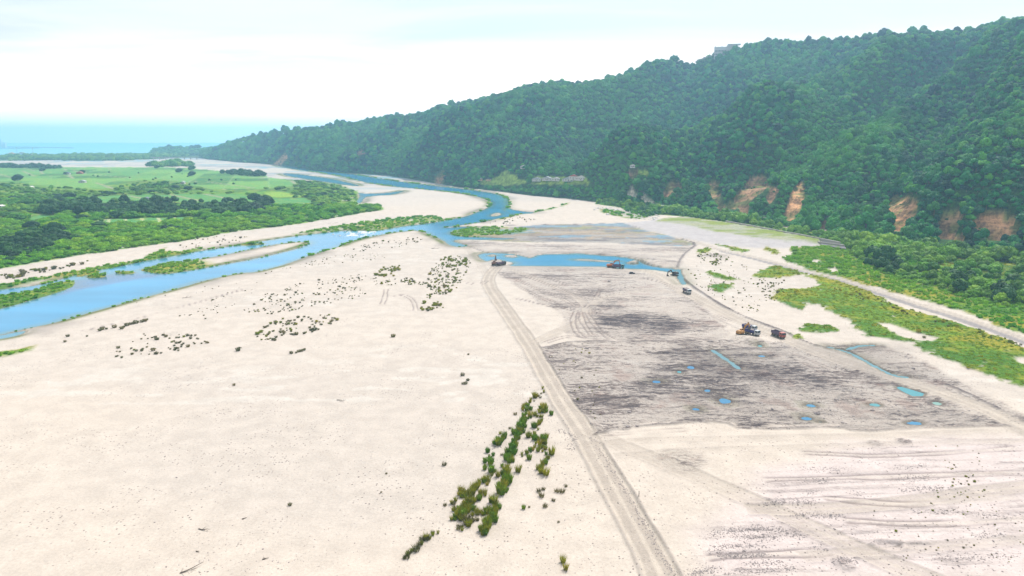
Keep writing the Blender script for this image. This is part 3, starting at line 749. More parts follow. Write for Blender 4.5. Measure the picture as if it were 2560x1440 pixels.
def river_sheet():
    nr, nc = len(rr), len(azs)
    swg = ev[6].reshape(nr, nc)
    wetv = swg > -2.5
    q = wetv[:-1, :-1] | wetv[1:, :-1] | wetv[:-1, 1:] | wetv[1:, 1:]
    f = grid_faces(nr, nc)[q.ravel()]
    f = f[gy[f[:, 0]] < COAST_Y - 160]
    u, inv = np.unique(f, return_inverse=True)
    x, y = gx[u], gy[u]; swv = ev[6][u]
    me = mesh_np('river_water', np.stack([x, y, np.full(len(u), WATER_Z)], 1), inv.reshape(-1, 4), (RIVER_MAT,))
    fs = np.clip(np.hypot(x, y) / 400, 0.6, 4)
    n = fbm(x / 30, y / 30, 901, 4); n2 = fbm(x / 70, y / 24, 903, 4)
    shallow = np.clip(1 - swv / (5.0 * fs ** 0.5 + 14 * np.clip(n - 0.45, 0, 1)), 0, 1)
    px, py, _ = project(x, y, x * 0 + WATER_Z)
    mud = sstep(-4, 6, poly_sd(px, py, [(130, 745), (190, 705), (260, 690), (340, 682), (420, 684), (380, 696), (260, 712)]) + (n - .5) * 14)
    rif = sstep(-3, 3, poly_sd(px, py, [(860, 590), (868, 577), (905, 573), (945, 576), (930, 586), (900, 592)]))
    rif = np.maximum(rif * sstep(0.5, 0.56, fbm(x / 3.5, y / 2.2, 905, 3)), sstep(0.64, 0.67, fbm(x / 5, y / 2.5, 907, 3)) * rif * 0)
    deep = lin(54, 122, 158) * (0.75 + 0.6 * n2[:, None]); sh = lin(92, 116, 104); md = lin(84, 92, 122)
    c = deep * (1 - shallow[:, None] * 0.75) + sh * shallow[:, None] * 0.75
    c = c * (1 - mud[:, None] * 0.6) + md * mud[:, None] * 0.6
    c = c * (1 - rif[:, None]) + 0.6 * rif[:, None]
    color_attr(me, 'paint', c)
    return tag(link('river_water', me), kind='structure', label='blue river water winding between the sand bars')
river_sheet()
sheet('sea_water', -20300, 20300, COAST_Y - 158, 20300, WATER_Z, SEA_MAT, 'pale turquoise sea reaching the horizon')
def pool_mesh(pts, z, mat, label, name='pond_water'):
    n = len(pts)
    cx = sum(p[0] for p in pts) / n; cy = sum(p[1] for p in pts) / n
    v = [(cx, cy, z)] + [(cx + (p[0] - cx) * 1.06, cy + (p[1] - cy) * 1.06, z) for p in pts]
    f = [(0, 1 + k, 1 + (k + 1) % n) for k in range(n)]
    return tag(link(name, mesh_np(name, v, f, (mat,), False)), kind='structure', label=label)
for (a, b_, rx, ry, kind) in POOLS:
    cx, cy = P(a, b_); sx = rx * math.hypot(cx, cy) / FPX; sy = P(a, b_ - ry)[1] - cy
    pts = [(cx + sx * math.cos(t) * 1.25, cy + sy * math.sin(t) * 1.25) for t in np.linspace(0, 2 * math.pi, 24, endpoint=False)]
    pool_mesh(pts, WATER_Z + 0.02, {'b': POND_MAT, 't': TURQ_MAT, 'p': PALE_MAT}[kind], {'b': 'small round blue pool in the dug gravel', 't': 'small turquoise pool in the dug gravel', 'p': 'small milky pool in the dug gravel'}[kind])
pool_mesh(W(TURQ_POOL), WATER_Z + 0.02, TURQ_MAT, 'long turquoise pool beside the haul road')

# ------------------------------------------------------------------ hills
SKYLINE = [(380, 392), (500, 384), (530, 374), (560, 365), (577, 359), (600, 353), (652, 340), (700, 329), (740, 326), (780, 326), (820, 320), (850, 313), (900, 308), (930, 301), (1000, 293), (1060, 291), (1100, 271), (1180, 259), (1260, 236), (1320, 219), (1400, 211), (1440, 217), (1500, 206), (1560, 191), (1600, 172), (1640, 156), (1690, 158), (1740, 163), (1752, 152), (1790, 138), (1850, 124), (1880, 112), (1920, 104), (1990, 106), (2060, 101), (2120, 97), (2200, 87), (2290, 84), (2420, 86), (2450, 72), (2520, 54), (2560, 49), (2700, 40), (2900, 50), (3200, 90), (3500, 120)]
TOE = [(380, 398), (495, 397), (560, 402), (600, 406), (700, 412), (780, 425), (860, 432), (960, 438), (1040, 450), (1090, 459), (1150, 468), (1250, 479), (1330, 489), (1430, 497), (1500, 506), (1560, 514), (1650, 524), (1760, 536), (1900, 556), (2050, 580), (2150, 598), (2400, 622), (2560, 636), (2900, 680), (3200, 730), (3500, 800)]
DEPTH = [(380, 200), (560, 330), (800, 520), (1100, 800), (1640, 950), (2100, 1000), (2560, 950), (3500, 800)]

SPURS = [([(1840, 0.20), (1990, 0.5), (2200, 0.75), (2480, 0.97)], 62, 75), ([(1560, 0.10), (1640, 0.35), (1900, 0.62), (2100, 0.8)], 40, 60), ([(2180, 0.15), (2300, 0.4), (2640, 0.8)], 45, 60),
         ([(1300, 0.12), (1420, 0.5), (1680, 0.95)], 42, 75), ([(1080, 0.15), (1160, 0.5), (1400, 0.95)], 34, 80), ([(900, 0.15), (960, 0.5), (1110, 0.95)], 24, 80), ([(2420, 0.1), (2560, 0.35), (2900, 0.7)], 40, 50)]
class Hill:
    spurs = []
    def __init__(s, sky, toe, depth, relief=1.0, margin=14):
        s.saz = np.array([float(AZ(a, b)) for a, b in sky]); s.ste = np.array([float(TE(a, b + margin * 0)) for a, b in sky])
        s.taz = np.array([float(AZ(a, b)) for a, b in toe]); s.tr = np.array([math.hypot(*P(a, b)) for a, b in toe])
        s.daz = np.array([float(AZ(a, 400)) for a, b in depth]); s.dr = np.array([b for a, b in depth], float)
        s.margin = margin; s.relief = relief
    def params(s, az):
        te = np.interp(az, s.saz, s.ste); rt = np.interp(az, s.taz, s.tr); d = np.interp(az, s.daz, s.dr)
        return te, rt, d
    def t(s, x, y):
        az = np.arctan2(x, y); te, rt, d = s.params(az)
        return (np.hypot(x, y) - rt) / d, te, rt, d
    def h(s, x, y):
        t, te, rt, d = s.t(x, y)
        r = np.hypot(x, y)
        canopy = np.clip(4.5 + r / 700.0, 4, 10)
        hr = CAM_H + (rt + d) * te - canopy
        hr = np.maximum(hr, 1)
        tc = np.clip(t, 0, 1)
        prof = 0.10 * sstep(0, 0.09, tc) + 0.90 * (tc ** 1.15)
        sc = x * -0.66 + y * 0.75
        across = x * 0.75 + y * 0.66
        w = fbm(x / 600, y / 600, 201, 3) * 260
        ridge = 1 - np.abs(2 * vnoise((sc + w) / 330.0 + 0.3, across / 1500.0, 203) - 1)
        ridge2 = 1 - np.abs(2 * vnoise((sc + w * 0.6) / 130.0, across / 420.0, 207) - 1)
        env = np.sin(np.clip(tc, 0, 1) * math.pi) ** 0.8
        amp = np.clip(hr / 260.0, 0.1, 1.1)
        hh = hr * prof + s.relief * env * amp * ((ridge - 0.55) * 210 + (ridge2 - 0.5) * 80 + (fbm(x / 90, y / 90, 209, 3) - 0.5) * 26)
        for pts, hgt, wid in s.spurs:
            ta = np.array([p[1] for p in pts]); aa = np.array([float(AZ(p[0], 300)) for p in pts])
            lat = (np.arctan2(x, y) - np.interp(t, ta, aa)) * r + (fbm(x / 120, y / 120, 221, 2) - 0.5) * 50
            fade = sstep(ta[0] - 0.08, ta[0] + 0.06, t) * sstep(ta[-1] + 0.08, ta[-1] - 0.06, t)
            hh = hh + fade * hgt * (np.exp(-(lat / wid) ** 2) - 0.75 * np.exp(-((lat + 1.9 * wid) / (1.1 * wid)) ** 2))
        lim = CAM_H + r * (te - (1 - tc) * 0.012) - canopy
        hh = np.where(t < 1, np.minimum(hh, lim), hr * (1 - 0.5 * np.clip(t - 1, 0, 2)))
        return np.where(t < 0, -2.0 + t * 20, np.maximum(hh, -3))

HILL = Hill(SKYLINE, TOE, DEPTH)
HILL.spurs = SPURS
HEADSKY = [(366, 389), (372, 383), (386, 371), (409, 369), (421, 365), (436, 364), (460, 367), (490, 371), (512, 372), (527, 370), (540, 372), (560, 373), (600, 378), (660, 390)]
HEADTOE = [(366, 389), (400, 388.6), (500, 391), (660, 396)]
HEAD = Hill(HEADSKY, HEADTOE, [(366, 420), (420, 520), (660, 300)], 0.25)

SCARS = [  # bare rock faces: outline in photo pixels, tint
    ([(1658, 488), (1668, 466), (1685, 452), (1700, 462), (1696, 474), (1680, 470), (1668, 486)], 0.6), ([(1770, 462), (1782, 452), (1794, 458), (1796, 480), (1804, 512), (1798, 524), (1786, 490)], 0.7),
    ([(1808, 522), (1836, 498), (1866, 464), (1880, 446), (1912, 444), (1918, 462), (1890, 480), (1872, 500), (1866, 528), (1852, 532), (1858, 512), (1830, 512)], 0.55), ([(1920, 490), (1932, 470), (1944, 468), (1936, 484), (1926, 498)], 0.55),
    ([(1962, 540), (1978, 502), (1986, 470), (2000, 456), (2010, 460), (2006, 490), (1996, 520), (1980, 545)], 1.0), ([(2222, 506), (2240, 492), (2278, 494), (2292, 506), (2286, 530), (2262, 550), (2250, 574), (2236, 572), (2244, 530), (2226, 520)], 0.85),
    ([(2348, 590), (2352, 550), (2366, 522), (2398, 526), (2404, 540), (2388, 570), (2380, 592)], 0.75), ([(2386, 612), (2392, 594), (2406, 586), (2398, 612)], 1.0),
    ([(2436, 552), (2456, 534), (2480, 528), (2520, 534), (2546, 556), (2540, 580), (2510, 586), (2478, 594), (2466, 572), (2448, 566)], 1.0), ([(2046, 590), (2056, 560), (2066, 548), (2060, 580)], 0.35),
    ([(686, 412), (700, 398), (714, 388), (706, 402), (698, 413)], 0.3), ([(1086, 462), (1094, 444), (1108, 430), (1104, 450), (1096, 464)], 0.5), ([(896, 382), (902, 374), (908, 380)], 0.7), ([(1572, 432), (1582, 428), (1592, 432), (1580, 440)], 0.6), ([(1236, 448), (1262, 438), (1290, 442), (1270, 450)], -1), ([(1205, 456), (1250, 450), (1310, 455), (1270, 460)], -1), ([(1260, 434), (1268, 430), (1272, 436)], -1), ([(1600, 432), (1616, 430), (1616, 434)], -1), ([(1332, 457), (1338, 446), (1462, 446), (1468, 457)], -1)]
SWITCHBACK = [(1588, 464), (1576, 470), (1584, 476), (1572, 482), (1580, 486), (1590, 488)]
SWITCHBACK2 = [(1608, 490), (1618, 500), (1630, 508), (1638, 516)]

def scar_mask(px, py, grow=5.0):
    s = np.zeros(px.shape); tint = np.zeros(px.shape)
    wob = (fbm(px / 9, py / 9, 301, 3) - 0.5) * 7
    for pts, tn in SCARS:
        m = bbox_mask(px, py, pts, 12)
        if not m.any(): continue
        d = poly_sd(px[m], py[m], pts) + wob[m] + grow
        f = sstep(-1.5, 1.5, d)
        cur = s[m]; new = f > cur
        s[m] = np.maximum(cur, f)
        t = tint[m]; t[new] = tn; tint[m] = t
    for pts, w in ((SWITCHBACK, 2.6), (SWITCHBACK2, 5.0)):
        m = bbox_mask(px, py, pts, 12)
        if m.any():
            d, _ = seg_dist(px[m], py[m], pts)
            f = sstep(w + 1, w - 1, d - grow * 0.25); cur = s[m]; new = f > cur
            s[m] = np.maximum(cur, f); t = tint[m]; t[new] = 2.0; tint[m] = t
    return s, tint

def build_hill(name, H, az0, az1, na, nr, label):
    az = np.linspace(az0, az1, na); tt = np.concatenate([np.linspace(-0.06, 0.45, int(nr * 0.55), endpoint=False), np.linspace(0.45, 1.0, int(nr * 0.3), endpoint=False), np.linspace(1.0, 1.9, nr - int(nr * 0.55) - int(nr * 0.3))])
    A_, T_ = np.meshgrid(az, tt)
    te, rt, d = H.params(A_)
    r = rt + T_ * d
    x = np.sin(A_) * r; y = np.cos(A_) * r
    z = H.h(x, y)
    x, y, z = x.ravel(), y.ravel(), z.ravel()
    px, py, _ = project(x, y, z)
    sm, tint = scar_mask(px, py)
    sm = np.where(T_.ravel() < 1.0, sm, 0)
    z = z - sm * (tint > 0) * (fbm(x / 9 + y / 14, y / 30, 311, 4) - 0.1) * 12
    base = np.tile(lin(52, 84, 38), (len(x), 1))
    rock = np.tile(lin(182, 136, 98), (len(x), 1))
    n = fbm(x / 10, z / 4, 315, 4)
    rock = rock * (0.55 + 0.9 * n[:, None])
    rock = np.where((tint > 0.3)[:, None] & (tint < 0.8)[:, None], rock * 0.72 * np.array([0.9, 0.98, 1.06]), rock)
    rock = np.where((tint < 0)[:, None], lin(128, 150, 62) * (0.8 + 0.5 * n[:, None]), rock)
    rock = np.where((tint > 1.5)[:, None], lin(206, 194, 172), rock)
    gsp = sstep(0.45, 0.62, fbm(x / 12, y / 12 + z / 9, 321, 4)) * 0.8 * (tint < 1.5) * (tint > 0)
    rock = rock * (1 - gsp[:, None]) + lin(84, 100, 46) * gsp[:, None]
    c = base * (1 - sm[:, None]) + rock * sm[:, None]
    me = mesh_np(name, np.stack([x, y, z], 1), grid_faces(len(tt), na), (HILL_MAT,))
    color_attr(me, 'paint', c)
    return tag(link(name, me), kind='structure', label=label)

def hill_material():
    m, nt, b, out = new_mat('hill_soil')
    k = NB(nt); pos = k.pos(); col = k.attr('paint')
    s = k.mul(k.mul(k.noise(k.map(pos, (0.22, 0.22, 0.05)), 1.0, 6, 0.7), 0.6), k.mul(k.noise(k.map(pos, (0.05, 0.05, 0.3), (0.3, 0.2, 0)), 1.0, 5, 0.7), 0.4), 'ADD')
    vc = k.n('ShaderNodeCombineXYZ'); v = k.rng(s, 0.38, 0.62, 0.42, 1.45)
    for i in range(3): k.l(v, vc.inputs[i])
    k.l(k.mix(1.0, col, vc.outputs[0], 'MULTIPLY'), b.inputs['Base Color'])
    b.inputs['Roughness'].default_value = 0.95; b.inputs['Specular IOR Level'].default_value = 0.1
    bn = k.n('ShaderNodeBump'); bn.inputs['Strength'].default_value = 0.9; bn.inputs['Distance'].default_value = 2.5
    k.l(s, bn.inputs['Height']); k.l(bn.outputs[0], b.inputs['Normal'])
    return m
HILL_MAT = hill_material()
hills = build_hill('hills', HILL, float(AZ(380, 400)), float(AZ(3500, 400)), 700, 200, 'long forested mountain ridge with orange landslide scars')
headland = build_hill('headland_hill', HEAD, float(AZ(366, 389)), float(AZ(655, 389)), 90, 50, 'low blue headland jutting into the sea at the river mouth')

# ------------------------------------------------------------------ haze: one closed box of even pale air
hz, hnt, hb, hout = new_mat('haze_air')
hnt.nodes.remove(hb)
pv = hnt.nodes.new('ShaderNodeVolumePrincipled')
pv.inputs['Color'].default_value = (0.40, 0.73, 1.0, 1.0)
HAZE = 0.00014
pv.inputs['Density'].default_value = HAZE
pv.inputs['Anisotropy'].default_value = 0.5
hnt.links.new(pv.outputs[0], hout.inputs['Volume'])
hx, hy0, hy1, hz0, hz1 = 20900.0, -4200.0, 20900.0, -6.0, 425.0
hv = [(-hx, hy0, hz0), (hx, hy0, hz0), (hx, hy1, hz0), (-hx, hy1, hz0), (-hx, hy0, hz1), (hx, hy0, hz1), (hx, hy1, hz1), (-hx, hy1, hz1)]
hf = [(0, 3, 2, 1), (4, 5, 6, 7), (0, 1, 5, 4), (1, 2, 6, 5), (2, 3, 7, 6), (3, 0, 4, 7)]
haze = tag(link('haze', mesh_np('haze', hv, hf, (hz,), False)), kind='stuff', label='pale blue air filling the whole valley')

# ------------------------------------------------------------------ vegetation
FOL_HILL = foliage_material('hill_foliage', c4(0, 40, 38), c4(36, 134, 52), c4(92, 164, 34), 0.24)
FOL_LEFT = foliage_material('bank_foliage', c4(34, 86, 20), c4(86, 148, 26), c4(134, 172, 28), 0.25)
FOL_CANE = foliage_material('bright_cane_foliage', c4(66, 130, 20), c4(112, 176, 28), c4(150, 184, 30), 0.35)
FOL_DARK = foliage_material('dark_tree_foliage', c4(18, 52, 22), c4(34, 82, 28), c4(52, 100, 30), 0.15)
FOL_REED = foliage_material('reed_blades', c4(98, 116, 18), c4(130, 138, 24), c4(156, 142, 34), 0.4)
FOL_MEADOW = foliage_material('meadow_blades', c4(100, 136, 14), c4(134, 156, 22), c4(160, 150, 28), 0.4)
FOL_DRY = foliage_material('dry_scrub_twigs', c4(84, 88, 50), c4(116, 112, 64), c4(130, 118, 78), 0.2)
BARK = plain('bark', (92, 78, 62), 0.9)
WOOD = plain('bleached_driftwood', (92, 84, 76), 0.9)
STONE = plain('grey_cobbles', (128, 120, 120), 0.9)

def rand_dirs(n, rg, up=-0.25):
    v = rg.normal(size=(n, 3)); v /= np.linalg.norm(v, axis=1)[:, None]
    v[:, 2] = np.where(v[:, 2] < up, -v[:, 2] * 0.6, v[:, 2])
    return v / np.linalg.norm(v, axis=1)[:, None]

def leaf_tris(cent, nrm, size, rg):
    """one leafy triangle per centre, roughly facing nrm with a lot of tilt"""
    n = len(cent)
    nn = nrm + rg.normal(size=(n, 3)) * 0.55
    nn /= np.linalg.norm(nn, axis=1)[:, None]
    t = np.cross(nn, rg.normal(size=(n, 3))); t /= np.linalg.norm(t, axis=1)[:, None] + 1e-9
    b = np.cross(nn, t)
    s = size * rg.uniform(0.6, 1.3, (n, 1))
    v = np.stack([cent + t * s, cent - t * s * 0.55 + b * s * 0.8, cent - t * s * 0.5 - b * s * 0.8], 1)
    return v.reshape(-1, 3), np.arange(3 * n).reshape(-1, 3)

def ico(sub):
    import bmesh
    bm = bmesh.new(); bmesh.ops.create_icosphere(bm, subdivisions=sub, radius=1.0)
    v = np.array([q.co[:] for q in bm.verts]); f = np.array([[w.index for w in p.verts] for p in bm.faces]); bm.free()
    return v, f
ICO1, ICO2, ICO3 = ico(1), ico(2), ico(3)

def crown_mesh(name, seed, mat, lobes=7, leaves=420, flat=0.75, trunk=True, leaf=0.15):
    """tree crown of unit radius: several uneven lobes wrapped in leaf clumps, resting on a short trunk"""
    rg = np.random.default_rng(seed)
    V, F, off = [], [], 0; MI = []
    cs, rs = [], []
    for k in range(lobes):
        a = k / max(1, lobes - 1) * 2 * math.pi + rg.uniform(-0.5, 0.5); rad = 0 if k == 0 else rg.uniform(0.35, 0.62)
        cs.append((math.cos(a) * rad, math.sin(a) * rad, rg.uniform(0.45, 0.95) * flat if k else 1.0 * flat))
        rs.append(rg.uniform(0.34, 0.52) if k else 0.55)
    for c, r_ in zip(cs, rs):
        v, f = ICO2 if len(cs) < 9 else ICO1
        n = np.array([0.80 + 0.36 * rg.uniform() for _ in range(len(v))])[:, None]
        vv = v * n * r_ * np.array([1, 1, 0.85]) + np.array(c)
        V.append(vv); F.append(f + off); off += len(vv); MI += [0] * len(f)
    cs = np.array(cs); rs = np.array(rs)
    w = rs ** 2 / (rs ** 2).sum()
    k = rg.choice(len(cs), leaves, p=w)
    d = rand_dirs(leaves, rg, -0.15)
    cen = cs[k] + d * (rs[k] * rg.uniform(0.86, 1.16, leaves))[:, None] * np.array([1, 1, 0.88])
    v, f = leaf_tris(cen, d + np.array([0, 0, 0.5]), leaf, rg)
    V.append(v); F.append(f + off); off += len(v); MI += [0] * len(f)
    if trunk:
        v, f = trunk_geo(0.07, 0.04, 0.65)
        V.append(v); F.append(f + off); MI += [1] * len(f)
    return mesh_np(name, np.concatenate(V), np.concatenate(F), (mat, BARK), False, MI)

def trunk_geo(r0, r1, h, n=6, base=-0.35):
    a = np.linspace(0, 2 * math.pi, n, endpoint=False)
    lo = np.stack([np.cos(a) * r0, np.sin(a) * r0, np.full(n, base)], 1); mid = np.stack([np.cos(a) * (r0 + r1) / 2 + 0.03, np.sin(a) * (r0 + r1) / 2, np.full(n, h * 0.5)], 1)
    hi = np.stack([np.cos(a) * r1, np.sin(a) * r1 + 0.02, np.full(n, h)], 1)
    v = [lo, mid, hi]; f = []
    for q in range(2):
        for k in range(n):
            a0, b0 = q * n + k, q * n + (k + 1) % n
            f += [(a0, b0, b0 + n), (a0, b0 + n, a0 + n)]
    V = np.concatenate(v); F = np.array(f)
    # three limbs
    for ang in (0.4, 2.5, 4.4):
        d = np.array([math.cos(ang), math.sin(ang), 1.1]) * h * 0.45
        p0 = np.array([0, 0, h * 0.45]); s = np.array([-math.sin(ang), math.cos(ang), 0]) * r1
        o = len(V); V = np.concatenate([V, [p0 + s, p0 - s, p0 + d, p0 + np.array([0, 0, r1 * 2])]])
        F = np.concatenate([F, [(o, o + 1, o + 2), (o, o + 3, o + 2), (o + 1, o + 3, o + 2)]])
    return V, F

def clump_mesh(name, seed, mat, blades=90, spread=0.55, lean=0.35, width=0.05, up=1.0, leafy=0):
    """grass or reed clump, unit height: narrow bent blades fanning out of one root"""
    rg = np.random.default_rng(seed); V, F = [], []
    for k in range(blades):
        a = rg.uniform(0, 2 * math.pi); rad = spread * math.sqrt(rg.uniform()) * 0.6
        x, y = math.cos(a) * rad, math.sin(a) * rad
        hgt = up * rg.uniform(0.55, 1.0); le = lean * rg.uniform(0.2, 1.2); a2 = a + rg.uniform(-0.8, 0.8)
        dx, dy = math.cos(a2) * le, math.sin(a2) * le
        wa = rg.uniform(0, math.pi); wx, wy = math.cos(wa) * width, math.sin(wa) * width
        o = len(V)
        V += [(x - wx, y - wy, -0.08), (x + wx, y + wy, -0.08), (x + dx * .4 - wx * .8, y + dy * .4 - wy * .8, hgt * .55), (x + dx * .4 + wx * .8, y + dy * .4 + wy * .8, hgt * .55), (x + dx, y + dy, hgt)]
        F += [(o, o + 1, o + 3), (o, o + 3, o + 2), (o + 2, o + 3, o + 4)]
    V = np.array(V); F = np.array(F)
    if leafy:
        d = rand_dirs(leafy, rg, 0.0)
        cen = d * np.array([spread, spread, 0.42]) * rg.uniform(0.5, 1.0, (leafy, 1)) + np.array([0, 0, 0.45])
        v, f = leaf_tris(cen, d, 0.13, rg)
        F = np.concatenate([F, f + len(V)]); V = np.concatenate([V, v])
    return mesh_np(name, V, F, (mat,), False)

def by_place(kind, xyz, table, default):
    labs = []
    for x, y, z in xyz:
        a, b_, _ = project(x, y, z); lab = default
        for (x0, x1, y0, y1), t in table:
            if x0 <= a < x1 and y0 <= b_ < y1: lab = t; break
        labs.append(lab)
    return labs
# ---- instancing of what nobody could count: points that carry a size and a turn
def scatter(name, pts, scl, protos, label, seed=3):
    me = bpy.data.meshes.new(name)
    me.vertices.add(len(pts)); me.vertices.foreach_set('co', np.asarray(pts, np.float32).ravel())
    rg = np.random.default_rng(seed)
    a = me.attributes.new('inst_scale', 'FLOAT_VECTOR', 'POINT'); a.data.foreach_set('vector', np.asarray(scl, np.float32).ravel())
    rot = np.zeros((len(pts), 3), np.float32); rot[:, 2] = rg.uniform(0, 6.283, len(pts)); rot[:, :2] = rg.normal(0, 0.08, (len(pts), 2))
    a = me.attributes.new('inst_turn', 'FLOAT_VECTOR', 'POINT'); a.data.foreach_set('vector', rot.ravel())
    a = me.attributes.new('inst_pick', 'INT', 'POINT'); a.data.foreach_set('value', rg.integers(0, len(protos), len(pts)).astype(np.int32))
    o = tag(link(name, me), kind='stuff', label=label)
    ng = bpy.data.node_groups.new(name + '_spread', 'GeometryNodeTree')
    ng.interface.new_socket('Geometry', in_out='INPUT', socket_type='NodeSocketGeometry')
    ng.interface.new_socket('Geometry', in_out='OUTPUT', socket_type='NodeSocketGeometry')
    N = ng.nodes.new; gi = N('NodeGroupInput'); go = N('NodeGroupOutput')
    jn = N('GeometryNodeJoinGeometry')
    for pm in reversed(protos):
        src = bpy.data.objects.new(name + '_source', pm)
        oi = N('GeometryNodeObjectInfo'); oi.inputs['Object'].default_value = src
        g2 = N('GeometryNodeGeometryToInstance')
        ng.links.new(oi.outputs['Geometry'], g2.inputs[0]); ng.links.new(g2.outputs[0], jn.inputs[0])
    ip = N('GeometryNodeInstanceOnPoints'); ip.inputs['Pick Instance'].default_value = True
    def na(nm, dt):
        q = N('GeometryNodeInputNamedAttribute'); q.data_type = dt; q.inputs['Name'].default_value = nm
        return q.outputs['Attribute']
    ng.links.new(gi.outputs[0], ip.inputs['Points']); ng.links.new(jn.outputs[0], ip.inputs['Instance'])
    ng.links.new(na('inst_pick', 'INT'), ip.inputs['Instance Index'])
    e2r = N('FunctionNodeEulerToRotation'); ng.links.new(na('inst_turn', 'FLOAT_VECTOR'), e2r.inputs[0])
    ng.links.new(e2r.outputs[0], ip.inputs['Rotation']); ng.links.new(na('inst_scale', 'FLOAT_VECTOR'), ip.inputs['Scale'])
    ng.links.new(ip.outputs[0], go.inputs[0])
    md = o.modifiers.new('spread', 'NODES'); md.node_group = ng
    return o

def place(kind, mesh, pts, scl, label, cat, group, parts=None, turn_seed=5):
    """every plant an object of its own"""
    rg = np.random.default_rng(turn_seed); outl = []
    for k in range(len(pts)):
        me = mesh[int(rg.integers(len(mesh)))]
        s = scl[k]
        if parts:
            o = bpy.data.objects.new(kind, None); COL.objects.link(o)
            for pn, pm in parts[int(rg.integers(len(parts)))].items():
                link(pn, pm, o)
        else:
            o = link(kind, me)
        o.location = pts[k]; o.scale = s if hasattr(s, '__len__') else (s, s, s)
        o.rotation_euler = (0, 0, float(rg.uniform(0, 6.283)))
        lb_ = label if isinstance(label, str) else label[k]
        tag(o, lb_, cat, group if isinstance(label, str) else ('trees: ' + lb_)[:90])
        outl.append(o)
    return outl

def ring_points(az0, az1, r_fun, spacing, rg):
    """jittered rows of points at growing distance; r_fun(az)->(r0, r1)"""
    X, Y, S = [], [], []
    a = np.linspace(az0, az1, 400); r0, r1 = r_fun(a)
    r = float(r0.min())
    while r < r1.max():
        s = spacing(r)
        na = int((az1 - az0) * r / s) + 1
        aa = az0 + (np.arange(na) + rg.uniform(-0.45, 0.45, na)) * s / r
        rr_ = r + rg.uniform(-0.45, 0.45, na) * s
        q0, q1 = np.interp(aa, a, r0), np.interp(aa, a, r1)
        m = (rr_ > q0) & (rr_ < q1)
        X.append(np.sin(aa[m]) * rr_[m]); Y.append(np.cos(aa[m]) * rr_[m]); S.append(np.full(m.sum(), s))
        r += s * 0.87
    return np.concatenate(X), np.concatenate(Y), np.concatenate(S)

HC = [crown_mesh('hill_tree_crown', 100 + k, FOL_HILL, (3, 5, 6, 7, 8, 4, 9, 6)[k], (260, 380, 420, 300)[k % 4], (0.75, 0.9, 0.65, 1.1)[k % 4], leaf=(0.15, 0.2, 0.13, 0.24)[k % 4]) for k in range(8)]
rg = np.random.default_rng(77)
SP = lambda r: 5.2 * np.maximum(1.0, (r / 1150.0) ** 0.85)
def hillr(a):
    te, rt, d = HILL.params(a); return rt - 4, rt + d * 1.05
hx_, hy_, hs_ = ring_points(float(AZ(505, 400)), float(AZ(3000, 400)), hillr, SP, rg)
hz_ = HILL.h(hx_, hy_)
hpx, hpy, hd_ = project(hx_, hy_, hz_)
cpx = SP(np.hypot(hx_, hy_)) * 1.5 / hd_ * FPX
smk = np.zeros(len(hx_))
for q in (0, 0.33, 0.66, 1.0): smk = np.maximum(smk, scar_mask(hpx, hpy - cpx * q, 6.0)[0])
smk = np.where(hpy > 380, smk, scar_mask(hpx, hpy, 0.5)[0])
tt_ = HILL.t(hx_, hy_)[0]
keep = (smk < 0.5) & (hz_ > -1)
# shrubs creep into the bare faces
keep |= (rg.uniform(size=len(hx_)) < 0.04)
var = 0.55 + 0.95 * fbm(hx_ / 45, hy_ / 45, 401, 3)
rad = hs_ * 0.74 * var * np.exp(rg.normal(0, 0.22, len(hx_)))
rad = np.where(smk > 0.5, rad * 0.4, rad)
rad = np.minimum(rad, 9 + hs_ * 0.5)
hxyz = np.stack([hx_, hy_, hz_ + rad * 0.25], 1)[keep]; rad = rad[keep]; hpx = hpx[keep]; hpy = hpy[keep]; hd_ = hd_[keep]
hsc = np.stack([rad, rad, rad * rg.uniform(0.7, 1.5, len(rad))], 1)
size = rad / hd_ * ((hpx > 5) & (hpx < 2555) & (hpy > 60))
big = np.argsort(-size)[:290]
m = np.ones(len(rad), bool); m[big] = False
scatter('hillside_forest', hxyz[m], hsc[m], HC, 'dense green forest covering the whole mountain slope', 4)
place('hillside_tree', HC, hxyz[big], hsc[big], by_place('t', hxyz[big], [((0, 1250, 0, 2000), 'round forest tree on the slope foot above the river bend'), ((1250, 1500, 0, 2000), 'round forest tree on the slope foot below the white village'), ((1500, 1640, 0, 2000), 'round forest tree on the slope near the winding pale road'), ((1640, 1800, 0, 2000), 'round forest tree behind the left half of the grassy levee'), ((1800, 1930, 0, 2000), 'round forest tree around the widest grey landslide'), ((1930, 2040, 0, 2000), 'round forest tree beside the tall narrow orange landslide'), ((2040, 2200, 0, 2000), 'round forest tree on the slope between the narrow and the hooked landslide'), ((2200, 2320, 0, 2000), 'round forest tree around the hooked orange landslide'), ((2320, 2430, 0, 2000), 'round forest tree around the mauve landslide with the orange tail'), ((2430, 2700, 0, 2000), 'round forest tree around the rightmost ragged orange landslide')], 'round forest tree on the mountain slope'), 'tree', 'large trees along the foot of the mountain')
# headland wood
def headr(a):
    te, rt, d = HEAD.params(a); return rt, rt + d * 1.02
ax_, ay_, as_ = ring_points(float(AZ(366, 389)), float(AZ(620, 389)), headr, lambda r: 24.0, rg)
az_ = HEAD.h(ax_, ay_); kk = az_ > 0
r_ = 15 * np.exp(rg.normal(0, 0.2, kk.sum()))
scatter('headland_wood', np.stack([ax_, ay_, az_], 1)[kk], np.stack([r_, r_, r_ * 0.8], 1), HC, 'blue green wood covering the low headland by the sea', 6)

